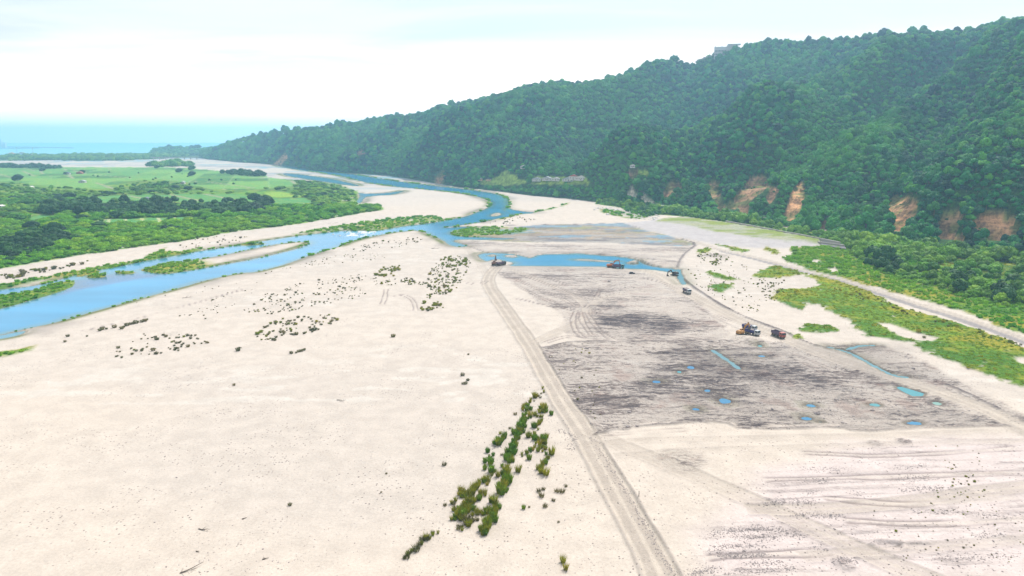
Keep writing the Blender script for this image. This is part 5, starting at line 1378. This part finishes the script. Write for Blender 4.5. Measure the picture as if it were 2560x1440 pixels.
for pts, n in (([(230, 900), (350, 860), (560, 845), (700, 850), (820, 875), (880, 900)], 420), ([(430, 900), (560, 910), (720, 905)], 160), ([(270, 980), (400, 975), (640, 972)], 170), ([(260, 1000), (300, 1040), (450, 1035), (640, 1040)], 260), ([(640, 650), (800, 640), (1020, 650)], 200),
               ([(860, 750), (1000, 742), (1220, 742)], 200), ([(950, 395), (1100, 398), (1240, 400)], 110), ([(920, 480), (1050, 485), (1160, 482)], 110), ([(1650, 545), (1800, 535), (1980, 530)], 160), ([(1600, 460), (1750, 455), (1880, 450)], 140), ([(80, 1185), (180, 1155), (260, 1135)], 130), ([(300, 1175), (480, 1165), (700, 1160), (860, 1130)], 200), ([(500, 1110), (640, 1100), (760, 1095)], 110),
               ([(1560, 385), (1700, 385), (1830, 380)], 80), ([(950, 575), (1000, 580)], 40), ([(1290, 575), (1350, 590)], 40), ([(1180, 1090), (1260, 1085), (1230, 1110)], 120), ([(1660, 190), (1700, 200)], 30), ([(1900, 1060), (2200, 1050), (2500, 1040)], 120), ([(1750, 700), (2100, 700), (2500, 760)], 160), ([(2200, 890), (2400, 880)], 60), ([(1020, 980), (1060, 1000)], 40)):
    bandp(C8(pts), int(n * 1.3), 14, 4.5, 0.15)
bandp([(1480, 1090), (1530, 1170), (1590, 1270), (1650, 1380), (1690, 1440)], 420, 6, 4, 0.16)
bandp([(1420, 1130), (1440, 1100), (1400, 1070)], 160, 8, 8, 0.18)
bandp([(1500, 520), (1540, 532), (1600, 545)], 1, 1, 1, 0.1)
n = 3200; a = rg.uniform(300, 2560, n); b_ = 960 + 480 * rg.uniform(0, 1, n) ** 0.7
x, y = G(a, b_); kp = fbm(x / 22, y / 22, 801, 3) + 0.1 * (a > 1000) > 0.53
SX.append(x[kp]); SY.append(y[kp]); SS.append(0.11 * np.exp(rg.normal(0, 0.4, kp.sum())))
n = 2600; a = rg.uniform(1350, 2500, n); b_ = rg.uniform(690, 1068, n); x, y = G(a, b_)
E = ground_eval(x, y); kp = (E[3] > 0.4) & (E[6] < -1) & (fbm(x / 12, y / 12, 803, 3) > 0.5)
SX.append(x[kp]); SY.append(y[kp]); SS.append(0.3 * np.exp(rg.normal(0, 0.5, kp.sum())))
x, y, s = np.concatenate(SX), np.concatenate(SY), np.concatenate(SS)
scatter('cobbles', np.stack([x, y, gh(x, y)], 1), np.stack([s, s, s], 1), STN, 'grey cobbles strewn over the river bed', 31)
SX, SY, SS = [], [], []
bandp([(1498, 520), (1540, 526), (1600, 540), (1640, 548)], 260, 12, 4.0, 1.5)
bandp([(860, 586), (930, 580)], 60, 25, 3, 0.8)
x, y, s = np.concatenate(SX), np.concatenate(SY), np.concatenate(SS)
scatter('pale_boulders', np.stack([x, y, np.maximum(gh(x, y), -0.75)], 1), np.stack([s, s, s], 1), PST, 'pale boulders piled at the foot of the wooded bank and in the riffle', 32)

# driftwood
def branch(name, px, py, length, ang, seed, lab):
    rg = np.random.default_rng(seed); x, y = P(px, py)
    o = bpy.data.objects.new(name, None)
    V, F = [], []
    def limb(p, d, L_, r):
        n = 5; k = 4; q = p.copy(); base = len(V)
        for j in range(k + 1):
            t = j / k; rr_ = r * (1 - 0.7 * t)
            s = np.array([-d[1], d[0], 0]) ; s = s / (np.linalg.norm(s) + 1e-9); u = np.array([0, 0, 1])
            for m_ in range(n):
                a = m_ / n * 2 * math.pi; V.append(tuple(q + s * math.cos(a) * rr_ + u * math.sin(a) * rr_))
            d = d + rg.normal(0, 0.12, 3) * np.array([1, 1, 0.4]); q = q + d * L_ / k
        for j in range(k):
            for m_ in range(n):
                a0 = base + j * n + m_; b0 = base + j * n + (m_ + 1) % n; F.append((a0, b0, b0 + n)); F.append((a0, b0 + n, a0 + n))
        return q
    d = np.array([math.cos(ang), math.sin(ang), 0.06])
    limb(np.array([0, 0, 0.12]), d, length, 0.17)
    for q in range(4):
        a = ang + rg.uniform(-1.3, 1.3); t = rg.uniform(0, 0.8)
        limb(np.array([math.cos(ang), math.sin(ang), 0.08]) * length * t, np.array([math.cos(a), math.sin(a), rg.uniform(0.1, 0.7)]), length * rg.uniform(0.2, 0.4), 0.08)
    o = link(name, mesh_np(name, V, F, (WOOD,), True)); o.location = (x, y, float(gh(x, y)[0]))
    tag(o, lab, 'driftwood')
branch('driftwood', 450, 1434, 5.2, 0.5, 1, 'long bare branch lying at the bottom edge of the sand')
branch('driftwood', 497, 1322, 3.6, -0.4, 2, 'short forked log half buried in the lower left sand')
branch('driftwood', 656, 1400, 1.6, 0.8, 3, 'small curled stick near the bottom left')
branch('driftwood', 842, 1000, 3.8, -0.3, 4, 'dark stick on the open sand in the middle')
branch('driftwood', 456, 745, 7.0, 0.3, 5, 'dark drift log on the sand near the wide river')
branch('driftwood', 820, 560, 12.0, 0.5, 6, 'dark stranded trunk on the far sand by the river bend')
branch('driftwood', 1078, 622, 8.0, -0.2, 7, 'stranded trunk on the sand bar near the sluice')
branch('driftwood', 490, 1380, 1.3, 0.1, 8, 'tiny stick below the buried log')
branch('driftwood', 605, 1298, 1.2, 0.6, 9, 'tiny stick right of the buried log')

# ------------------------------------------------------------------ machines
import bmesh
YEL = plain('worn_yellow_paint', (160, 110, 34), 0.5); ORG = plain('orange_paint', (168, 88, 32), 0.5); BLU = plain('navy_bed_paint', (34, 44, 112), 0.45)
PUR = plain('dull_mauve_bed', (84, 70, 96), 0.6); REDC = plain('faded_red_cab', (150, 62, 56), 0.45); WHT = plain('white_cab', (165, 170, 172), 0.4); TEAL = plain('teal_cab', (30, 110, 116), 0.45)
BLK = plain('rubber', (30, 29, 30), 0.85, grime=0.3); STEEL = plain('dark_steel', (70, 66, 64), 0.6, 0.3); GLASS = plain('dark_glass', (24, 34, 42), 0.12, 0.0, 0.03, 0.6)
GRAVEL = plain('gravel_load', (138, 128, 124), 0.95); GREYP = plain('dark_grey_car_paint', (62, 62, 74), 0.3); BRN = plain('brown_paint', (96, 56, 40), 0.55)

def solid(name, mat, parent, boxes=(), prisms=(), cyls=(), bev=0.05):
    """boxes: (cx, cy, cz, sx, sy, sz, tilt); prisms: (outline in xz, y0, y1); cyls: (cx, cy, cz, r, width)"""
    bm = bmesh.new()
    for b in boxes:
        cx, cy, cz, sx, sy, sz = b[:6]; tl = b[6] if len(b) > 6 else 0.0
        r_ = bmesh.ops.create_cube(bm, size=1.0, matrix=Matrix.Translation((cx, cy, cz)) @ Matrix.Rotation(tl, 4, 'Y') @ Matrix.Diagonal((sx, sy, sz, 1)))
        if bev: bmesh.ops.bevel(bm, geom=list({e for v in r_['verts'] for e in v.link_edges}), offset=min(bev, sx * .2, sy * .2, sz * .2), segments=1, affect='EDGES')
    for pts, y0, y1 in prisms:
        a = [bm.verts.new((p[0], y0, p[1])) for p in pts]; b2 = [bm.verts.new((p[0], y1, p[1])) for p in pts]; n = len(pts)
        bm.faces.new(a); bm.faces.new(list(reversed(b2)))
        for k in range(n): bm.faces.new((a[k], b2[k], b2[(k + 1) % n], a[(k + 1) % n]))
    for cx, cy, cz, r_, w in cyls:
        bmesh.ops.create_cone(bm, cap_ends=True, segments=14, radius1=r_, radius2=r_, depth=w, matrix=Matrix.Translation((cx, cy, cz)) @ Matrix.Rotation(math.pi / 2, 4, 'X'))
    bmesh.ops.recalc_face_normals(bm, faces=bm.faces)
    me = bpy.data.meshes.new(name); bm.to_mesh(me); bm.free(); me.materials.append(mat)
    return link(name, me, parent)

def root(name, px, py, head, lab, cat, group=None, z=None, scale=1.0):
    x, y = P(px, py); o = bpy.data.objects.new(name, None); COL.objects.link(o)
    o.location = (x, y, float(gh(x, y)[0]) - 0.03 if z is None else z); o.rotation_euler = (0, 0, head); o.scale = (scale,) * 3
    tag(o, lab, cat, group); return o

def heading(a, b):
    x0, y0 = P(*a); x1, y1 = P(*b); return math.atan2(y1 - y0, x1 - x0)

def dump_truck(px, py, head, bed, cabm, lab, load=True, scale=1.0):
    t = root('dump_truck', px, py, head, lab, 'truck', 'dump trucks at work in the gravel pit', scale=scale)
    solid('chassis', STEEL, t, [(0, 0, 0.95, 8.2, 0.9, 0.35), (3.9, 0, 0.7, 0.3, 2.3, 0.4)])
    b = solid('dump_bed', bed, t, [(-1.1, 0, 1.35, 5.6, 2.4, 0.15), (-1.1, 1.2, 2.1, 5.6, 0.12, 1.5), (-1.1, -1.2, 2.1, 5.6, 0.12, 1.5), (1.7, 0, 2.25, 0.12, 2.4, 1.8), (-3.9, 0, 2.0, 0.12, 2.4, 1.3)] + [(-3.4 + k * 0.92, s * 1.29, 2.1, 0.12, 0.08, 1.45) for k in range(6) for s in (-1, 1)])
    if load:
        rg = np.random.default_rng(int(px)); V, F = [], []
        nx, ny = 12, 6
        for i in range(nx):
            for j in range(ny):
                u, v = i / (nx - 1) * 2 - 1, j / (ny - 1) * 2 - 1
                V.append((-1.1 + u * 2.7, v * 1.12, 2.45 + 0.65 * (1 - u * u) * (1 - v * v) + rg.uniform(-0.06, 0.06)))
        for i in range(nx - 1):
            for j in range(ny - 1): F.append((i * ny + j, (i + 1) * ny + j, (i + 1) * ny + j + 1, i * ny + j + 1))
        link('gravel_load', mesh_np('gravel_load', V, F, (GRAVEL,)), b)
    c = solid('cab', cabm, t, prisms=[([(1.95, 0.9), (4.1, 0.9), (4.15, 1.9), (3.9, 3.0), (1.95, 3.05)], -1.18, 1.18)])
    solid('windscreen', GLASS, c, prisms=[([(4.17, 1.98), (4.19, 1.98), (3.97, 2.86), (3.95, 2.86)], -1.05, 1.05)])
    for s in (-1, 1):
        solid('side_window', GLASS, c, [(3.1, s * 1.19, 2.4, 1.1, 0.03, 0.75)], bev=0)
        solid('headlight', WHT, c, [(4.14, s * 0.9, 1.2, 0.06, 0.35, 0.22)], bev=0)
        solid('mirror', BLK, c, [(4.0, s * 1.38, 2.3, 0.12, 0.2, 0.45)], bev=0)
        for wx in (3.1, 1.2, -1.9, -3.1):
            solid('wheel', BLK, t, cyls=[(wx, s * 1.02, 0.53, 0.53, 0.36)])
    return t

def excavator(px, py, head, swing, mat, lab, pose, scale=1.1):
    t = root('excavator', px, py, head, lab, 'excavator', 'excavators digging gravel', scale=scale)
    for s in (-1, 1):
        tr = solid('track', BLK, t, prisms=[([(-1.9, 0.0), (1.9, 0.0), (2.25, 0.35), (2.1, 0.85), (-2.1, 0.85), (-2.25, 0.35)], s * 1.45 - 0.3, s * 1.45 + 0.3)])
        for k in range(9): solid('track_shoe', STEEL, tr, [(-1.8 + k * 0.45, s * 1.45, -0.01, 0.3, 0.66, 0.05)], bev=0)
    solid('undercarriage', STEEL, t, [(0, 0, 0.75, 1.8, 2.4, 0.5)], cyls=())
    h = bpy.data.objects.new('upper_house', None)
    up = solid('upper_body', mat, t, [(-0.6, 0, 1.75, 3.6, 2.5, 1.2), (-2.3, 0, 1.7, 0.9, 2.6, 1.3), (-1.5, 0, 2.45, 1.6, 2.0, 0.3)], bev=0.12); up.rotation_euler = (0, 0, swing)
    solid('engine_grille', BLK, up, [(-2.0, 0.6, 2.4, 0.6, 0.8, 0.1)], bev=0)
    cb = solid('cab', mat, up, [(0.75, 0.8, 2.2, 1.6, 0.95, 1.7)])
    solid('cab_window', GLASS, up, [(0.85, 0.8, 2.35, 1.5, 1.0, 1.05)], bev=0)
    (bx, bz), (ex, ez), (tx, tz) = pose                     # knee of the boom, end of the boom, tip of the stick
    bo = solid('boom', mat, up, prisms=[([(0.9, 1.5), (1.3, 1.4), (bx + 0.25, bz - 0.45), (ex, ez - 0.25), (ex, ez + 0.2), (bx - 0.1, bz + 0.35)], -0.28, 0.28)])
    dx, dz = tx - ex, tz - ez; L_ = math.hypot(dx, dz); nx, nz = -dz / L_, dx / L_
    ux, uz = dx / L_, dz / L_
    solid('stick', mat, up, prisms=[([(ex - ux * 0.8 + nx * 0.25, ez - uz * 0.8 + nz * 0.25), (ex + nx * 0.42, ez + nz * 0.42), (tx + nx * 0.14, tz + nz * 0.14), (tx - nx * 0.14, tz - nz * 0.14), (ex - nx * 0.2, ez - nz * 0.2)], -0.2, 0.2)])
    solid('bucket', STEEL, up, prisms=[([(tx - 0.25, tz + 0.15), (tx + 0.3, tz + 0.1), (tx + 0.25, tz - 0.95), (tx - 0.35, tz - 1.15), (tx - 1.0, tz - 0.85), (tx - 0.75, tz - 0.5)], -0.6, 0.6)])
    solid('hydraulic_ram', STEEL, bo, prisms=[([(bx, bz + 0.35), (bx + 0.1, bz + 0.5), (ex - ux * 0.7 + nx * .3, ez - uz * 0.7 + nz * .3), (ex - ux * 0.8, ez - uz * 0.8)], -0.08, 0.08)])
    return t

hd = heading((1850, 806), (1930, 838))
dump_truck(1880, 836, hd + 0.3, BLU, WHT, 'navy blue dump truck with pale cab nearest the yellow excavator', scale=1.0)
dump_truck(1873, 824, hd + 0.3, BLU, WHT, 'second navy blue dump truck half hidden behind the nearer one', scale=1.0)
dump_truck(1945, 841, hd, PUR, REDC, 'dark mauve dump truck with red cab driving down the haul road', False, scale=1.05)
dump_truck(1717, 732, heading((1700, 724), (1735, 742)), PUR, WHT, 'small dump truck with white cab alone on the haul road', scale=1.05)
dump_truck(1546, 670, heading((1520, 669), (1560, 671)), PUR, TEAL, 'dump truck with teal cab on the shore of the long pond', False, scale=1.1)
dump_truck(1253, 664, heading((1240, 665), (1265, 662)), PUR, STEEL, 'dark dump truck beside the mud bank at the left pond end', scale=1.0)
excavator(1853, 839, R(10), R(18), YEL, 'yellow excavator loading the navy blue trucks', ((2.3, 4.6), (4.6, 5.6), (5.6, 3.4)), 1.0)
excavator(1526, 668, R(0), R(5), ORG, 'orange excavator with arched arm behind the teal truck', ((3.2, 4.8), (6.0, 5.2), (6.9, 2.6)), 1.1)
excavator(1236, 664, R(80), R(-10), BRN, 'brown excavator with raised arm at the left pond end', ((1.5, 4.4), (2.6, 6.2), (3.6, 3.9)), 1.05)
excavator(1686, 688, R(200), R(5), STEEL, 'dark excavator with lowered arm at the pond outlet', ((3.0, 4.0), (5.4, 3.0), (5.9, 1.2)), 1.1)

car = root('parked_car', 1580, 683, 0.05, 'small dark grey car parked below the long pond', 'car', scale=1.0)
solid('body', GREYP, car, prisms=[([(-2.25, 0.35), (2.25, 0.35), (2.3, 0.8), (1.3, 1.0), (0.8, 1.0), (-2.2, 1.05)], -0.9, 0.9)])
solid('roof', GREYP, car, prisms=[([(-1.9, 1.04), (1.0, 1.0), (0.35, 1.62), (-1.5, 1.66)], -0.8, 0.8)])
solid('side_window', GLASS, car, prisms=[([(-1.6, 1.1), (0.7, 1.06), (0.25, 1.52), (-1.4, 1.54)], -0.82, 0.82)])
solid('windscreen', GLASS, car, prisms=[([(1.02, 1.02), (1.05, 1.02), (0.42, 1.6), (0.39, 1.6)], -0.72, 0.72)])
for wx in (-1.4, 1.4):
    for s in (-1, 1): solid('wheel', BLK, car, cyls=[(wx, s * 0.82, 0.34, 0.34, 0.22)])

# ------------------------------------------------------------------ buildings and works
CONC = plain('weathered_concrete', (160, 156, 148), 0.85, grime=0.25); CONCD = plain('darker_concrete', (150, 140, 138), 0.9); TAR = plain('dark_channel_floor', (84, 80, 92), 0.9)  # CONCD is a slightly darker concrete tone than CONC
WHITEW = plain('white_plaster', (196, 194, 188), 0.8); REDR = plain('red_sheet_roof', (160, 82, 62), 0.6); GREYR = plain('grey_sheet_roof', (150, 156, 164), 0.5); BLUER = plain('dark_blue_roof', (50, 62, 88), 0.5); OCH = plain('ochre_plaster', (206, 170, 120), 0.8)

def hit(px, py):
    """where the sight line meets the hillside"""
    rx, ry, rz = ray(px, py); rx, ry, rz = float(rx), float(ry), float(rz); t = np.linspace(200, 6000, 6000)
    x, y, z = rx * t, ry * t, CAM_H + rz * t
    hz = HILL.h(x, y); k = np.argmax((z < hz) & (hz > -1))
    return float(x[k]), float(y[k]), float(hz[k])

def house(name, xyz, w, d, h, wall, roof, head, lab, cat='house', group=None, gable=True):
    o = bpy.data.objects.new(name, None); COL.objects.link(o); o.location = xyz; o.rotation_euler = (0, 0, head); tag(o, lab, cat, group)
    wl = solid('wall', wall, o, [(0, 0, h / 2 - 0.5, w, d, h + 1)], bev=0)
    if gable: solid('roof', roof, o, prisms=[([(-w / 2 - 0.5, h), (w / 2 + 0.5, h), (w / 2 + 0.5, h + 0.2), (0, h + w * 0.18 + 0.3), (-w / 2 - 0.5, h + 0.2)], -d / 2 - 0.5, d / 2 + 0.5)])
    else: solid('roof', roof, o, [(0, 0, h + 0.75, w + 0.9, d + 0.9, 0.5)], bev=0)
    for k in range(max(2, int(w / 4))):
        solid('window', GLASS, o, [(-w / 2 + (k + 0.5) * w / max(2, int(w / 4)), -d / 2 - 0.03, h * 0.55, 1.5, 0.1, 1.3)], bev=0)
    solid('door', BRN, o, [(w * 0.02, -d / 2 - 0.04, 1.0, 1.1, 0.1, 2.0)], bev=0)
    return o
for (a, b_, w, h, wl, rf, lab) in ((1342, 454, 16, 3.5, WHITEW, GREYR, 'low white shed at the left end of the hill foot village'), (1368, 452, 18, 3.5, WHITEW, GREYR, 'long white shed in the hill foot village'), (1390, 453, 14, 3.5, WHITEW, WHITEW, 'flat white house left of the village centre'), (1434, 451, 15, 6, WHITEW, REDR, 'two storey white house with reddish roof in the village'),
                                   (1452, 452, 16, 4.5, WHITEW, WHITEW, 'white house at the right end of the village'), (1422, 454, 22, 3, WHITEW, GREYR, 'flat grey roofed shed below the two storey house'), (1191, 450, 10, 5, WHITEW, GREYR, 'small white house near the terraced fields by the bend'), (1202, 452, 9, 4, OCH, GREYR, 'small ochre house near the terraced fields by the bend'), (1222, 453, 10, 3, OCH, BLUER, 'little shed right of the ochre house'),
                                   (1310, 423, 12, 4, WHITEW, WHITEW, 'white hut high in the forest above the village'), (1582, 421, 8, 3, WHITEW, WHITEW, 'white hut in the forest above the bare earth patch')):
    x, y, z = hit(a, b_); house('village_house', (x, y, z + 1.0), w, 9, h, wl, rf, -0.3, lab)
for (a, b_, w, h, wl, rf, lab) in ((168, 436, 16, 4, WHITEW, BLUER, 'dark roofed shed in the far fields'), (200, 435, 16, 4, REDR, REDR, 'red roofed shed beside the dark tree in the far fields'), (207, 457, 14, 3.5, WHITEW, GREYR, 'grey roofed farm shed in the lower far fields'), (366, 503, 13, 4, WHITEW, BLUER, 'farm shed with blue grey roof at the near field edge'), (458, 460, 8, 4, WHITEW, GREYR, 'white hut beside the bush island in the fields'),
                                   (2, 522, 8, 4, WHITEW, WHITEW, 'white hut in the scrub at the left picture edge'), (78, 471, 8, 3, WHITEW, WHITEW, 'white hut at the lower left field edge'), (155, 393, 22, 8, WHITEW, WHITEW, 'white building in the coastal wood'), (55, 385, 40, 8, WHITEW, WHITEW, 'wide white building at the coast'), (30, 387, 50, 7, WHITEW, OCH, 'long pale building at the coast'), (82, 392, 14, 14, WHITEW, WHITEW, 'small white tower house in the coastal wood')):
    x, y = P(a, b_); house('field_shed', (x, y, 0.2), w, 10, h, wl, rf, 0.1, lab, 'shed')
# hilltop lookout building
az_b = float(AZ(1800, 140)); te_, rt_, d_ = HILL.params(np.array([az_b])); rb = float(rt_[0] + d_[0] * 0.985)
bx_, by_ = math.sin(az_b) * rb, math.cos(az_b) * rb
def z_at(py): return CAM_H + rb * float(TE(1800, py))
M_ = rb / FPX * 1.03
lb = bpy.data.objects.new('hilltop_building', None); COL.objects.link(lb); lb.location = (bx_, by_, z_at(142)); lb.rotation_euler = (0, 0, -az_b)
tag(lb, 'large pale building with columns crowning the mountain ridge', 'building')
BLD = plain('hilltop_plaster', (176, 178, 186), 0.8)
H1 = 20 * M_
solid('wall', BLD, lb, [(0 * M_, 8, H1 / 2 - 4, 26 * M_, 16, H1 + 8)], bev=0)
solid('wall', BLD, lb, [(25 * M_, 10, 24 * M_ / 2 - 4, 24 * M_, 14, 24 * M_ + 6)], bev=0)
solid('roof', BLD, lb, [(29 * M_, 8, 25.6 * M_, 27 * M_, 20, 1.3 * M_)], bev=0)
solid('roof', BLD, lb, [(0 * M_, 8, H1 + 0.6 * M_, 27 * M_, 17, 0.9 * M_)], bev=0)
solid('parapet', CONCD, lb, [(0 * M_, -0.5, 0.5 * H1, 26 * M_, 1.0, 0.8 * M_)], bev=0)
for k in range(9): solid('column', WHITEW, lb, [((15 + k * 3.0) * M_, 1.5, 12 * M_ + 4, 0.9 * M_, 1.2, 22 * M_)], bev=0)
for k in range(8):
    for j in range(2): solid('window', GLASS, lb, [((-11 + k * 3.1) * M_, -0.1, (5.5 + j * 7) * M_, 1.7 * M_, 0.3, 3.2 * M_)], bev=0)
for (u, w, h) in ((-11, 1.6, 2.6), (-4, 0.5, 4), (3, 2.6, 1.8), (14.5, 2.4, 3.4)): solid('chimney', BLD, lb, [(u * M_, 6, H1 + 1 * M_ + h * M_ / 2, w * M_, 3, h * M_)], bev=0)
wk = bpy.data.objects.new('ridge_walkway', None); COL.objects.link(wk); wk.location = (bx_, by_, z_at(142)); wk.rotation_euler = (0, 0, -az_b)
tag(wk, 'sloping covered walkway descending left from the hilltop building', 'walkway')
solid('roof', CONCD, wk, prisms=[([(-53 * M_, -10 * M_), (-46 * M_, -6 * M_), (-14 * M_, 4 * M_), (-14 * M_, 5.2 * M_), (-47 * M_, -4.8 * M_), (-54 * M_, -9 * M_)], 2, 8)])
for k in range(7): solid('post', CONCD, wk, [((-17 - k * 5) * M_, 5, (-8 + (6 - k) * 1.6) * M_, 0.5 * M_, 0.6, 11 * M_)], bev=0)
# ridge temples far left
for (a, b_, w, lab) in ((905, 309, 30, 'small flat topped building on the far ridge'), (1676, 160, 16, 'small round pavilion on the ridge left of the hilltop building'), (1450, 214, 14, 'little hut in the ridge dip')):
    az_ = float(AZ(a, b_)); te_, rt_, d_ = HILL.params(np.array([az_])); r_ = float(rt_[0] + d_[0]); house('ridge_pavilion', (math.sin(az_) * r_, math.cos(az_) * r_, CAM_H + r_ * float(TE(a, b_)) - 3), w, 10, 9, BLD, BLD, -az_, lab, 'pavilion', None, False)

# road bridge at the river mouth
x0, y0 = P(376, 399.5); x1, y1 = P(498, 398.5); bh = math.atan2(y1 - y0, x1 - x0); BL = math.hypot(x1 - x0, y1 - y0)
br = bpy.data.objects.new('road_bridge', None); COL.objects.link(br); br.location = (x0, y0, 0); br.rotation_euler = (0, 0, bh)
tag(br, 'long low road bridge on slim piers at the river mouth', 'bridge')
solid('deck', CONCD, br, [(BL / 2, 0, 11.2, BL, 10, 2.2)], bev=0)
for s in (-1, 1): solid('parapet', CONC, br, [(BL / 2, s * 5.2, 12.9, BL, 0.4, 1.2)], bev=0)
for k in range(8): solid('pier', CONCD, br, [(BL * (0.06 + 0.127 * k), 0, 4.5, 4.0, 7, 11.2)], bev=0)
# breakwater, masts and far towers
def barrier(name, a, b_, w, h, mat, lab, cat, z=0.0):
    x0, y0 = P(*a); x1, y1 = P(*b_); o = bpy.data.objects.new(name, None); L_ = math.hypot(x1 - x0, y1 - y0)
    o = solid(name, mat, None, [(L_ / 2, 0, h / 2 - 0.6, L_, w, h + 1.2)], bev=0); o.location = (x0, y0, z); o.rotation_euler = (0, 0, math.atan2(y1 - y0, x1 - x0)); tag(o, lab, cat); return o
barrier('breakwater', (20, 367.8), (182, 370.5), 22, 9, CONCD, 'long thin breakwater line in the sea', 'breakwater', WATER_Z)
barrier('breakwater', (-200, 371.2), (96, 371), 22, 7, CONCD, 'lower and shorter breakwater nearer the shore', 'breakwater', WATER_Z)
for (a, b_, w, h, lab) in ((1, 368, 55, 90, 'hazy tower block at the left edge of the sea'), (10, 369, 30, 50, 'low white block right of the hazy tower'), (14, 369, 16, 62, 'narrow white block near the harbour'), (-20, 369, 90, 60, 'broad hazy block outside the left edge')):
    if a < 0: continue
    x, y = P(a, b_); house('harbour_building', (x, y, 0), w, 30, h, WHITEW, WHITEW, 0, lab, 'building', None, False)
for (a, h, lab) in ((44, 52, 'left radio mast above the coastal wood'), (84, 50, 'right radio mast above the coastal wood')):
    x, y = P(a, 389); t = bpy.data.objects.new('radio_mast', None); COL.objects.link(t); t.location = (x, y, 0); tag(t, lab, 'mast')
    for s, q in ((-1, -1), (1, -1), (0, 1)): solid('mast_leg', CONCD, t, prisms=[([(s * 2.2 - .3, 0), (s * 2.2 + .3, 0), (s * 0.5 + .2, h), (s * 0.5 - .2, h)], q * 1.0 - .3, q * 1.0 + .3)])
    for k in range(8): solid('cross_brace', CONCD, t, [(0, 0, h * (k + 1) / 9, 4.0 - k * 0.35, 1.6, 0.5)], bev=0)
# walls of the levee
ter_h = 9.0
def wall_run(name, pts, w, h, mat, lab, cat, z):
    o = bpy.data.objects.new(name, None); COL.objects.link(o); tag(o, lab, cat)
    pz = [(G(a, b_, z)) for a, b_ in pts]
    o.location = (float(pz[0][0]), float(pz[0][1]), z)
    for k in range(len(pz) - 1):
        x0, y0 = pz[k]; x1, y1 = pz[k + 1]; L_ = math.hypot(x1 - x0, y1 - y0)
        s = solid('wall_panel', mat, o, [(L_ / 2, 0, h / 2 - 1, L_ - 0.05, w, h + 2)], bev=0); s.location = (float(x0 - pz[0][0]), float(y0 - pz[0][1]), 0); s.rotation_euler = (0, 0, math.atan2(y1 - y0, x1 - x0))
    return o
wall_run('levee_wall', [(1815, 553), (1840, 558), (1870, 563), (1900, 569), (1930, 574), (1960, 580), (1990, 585), (2020, 591), (2050, 597), (2075, 602), (2100, 607)], 1.2, 0.9, CONC, 'thin pale concrete wall along the back of the grassy levee', 'wall', 4.6)
wall_run('retaining_wall', [(2044, 611), (2066, 614), (2088, 617), (2110, 620)], 1.2, 3.0, CONC, 'short bright concrete wall at the right end of the levee', 'wall', 0.5)
pool = [G(a, b_, 2.0) for a, b_ in ((2050, 600), (2108, 608), (2116, 622), (2052, 612))]
me = mesh_np('drain_channel', [(float(a), float(b_), 2.0) for a, b_ in pool] + [(float(a), float(b_), -0.5) for a, b_ in pool], [(0, 1, 2, 3), (0, 4, 5, 1), (1, 5, 6, 2), (2, 6, 7, 3), (3, 7, 4, 0)], (TAR,), False)
tag(link('drain_channel', me), 'dark paved drain channel behind the short concrete wall', 'channel')
x, y, z = hit(1907, 556); x2, y2, z2 = hit(1955, 561)
o = solid('slope_wall', CONC, None, [(0, 0, 0, math.hypot(x2 - x, y2 - y), 1.5, 5)], bev=0); o.location = ((x + x2) / 2, (y + y2) / 2, (z + z2) / 2 + 4); o.rotation_euler = (0, 0, math.atan2(y2 - y, x2 - x)); tag(o, 'pale retaining wall at the foot of the landslide', 'wall')
x, y, z = hit(1648, 525); x2, y2, z2 = hit(1712, 532)
o = solid('road_viaduct', CONC, None, [(0, 0, 0, math.hypot(x2 - x, y2 - y) + 6, 6, 1.6), (0, 1, -4, math.hypot(x2 - x, y2 - y), 3, 7)], bev=0); o.location = ((x + x2) / 2, (y + y2) / 2, (z + z2) / 2 + 6); o.rotation_euler = (0, 0, math.atan2(y2 - y, x2 - x)); tag(o, 'pale hillside road deck above the dark river bank', 'road deck')
# survey poles on the rough ground
for (a, b_, lab) in ((1455, 1020, 'short dark post right of the haul track'), (1597, 1244, 'leaning stick marker between the two tracks')):
    x, y = P(a, b_); o = solid('marker_post', BLK, None, [(0, 0, 0.8, 0.14, 0.14, 1.7)], bev=0); o.location = (x, y, float(gh(x, y)[0])); tag(o, lab, 'post')
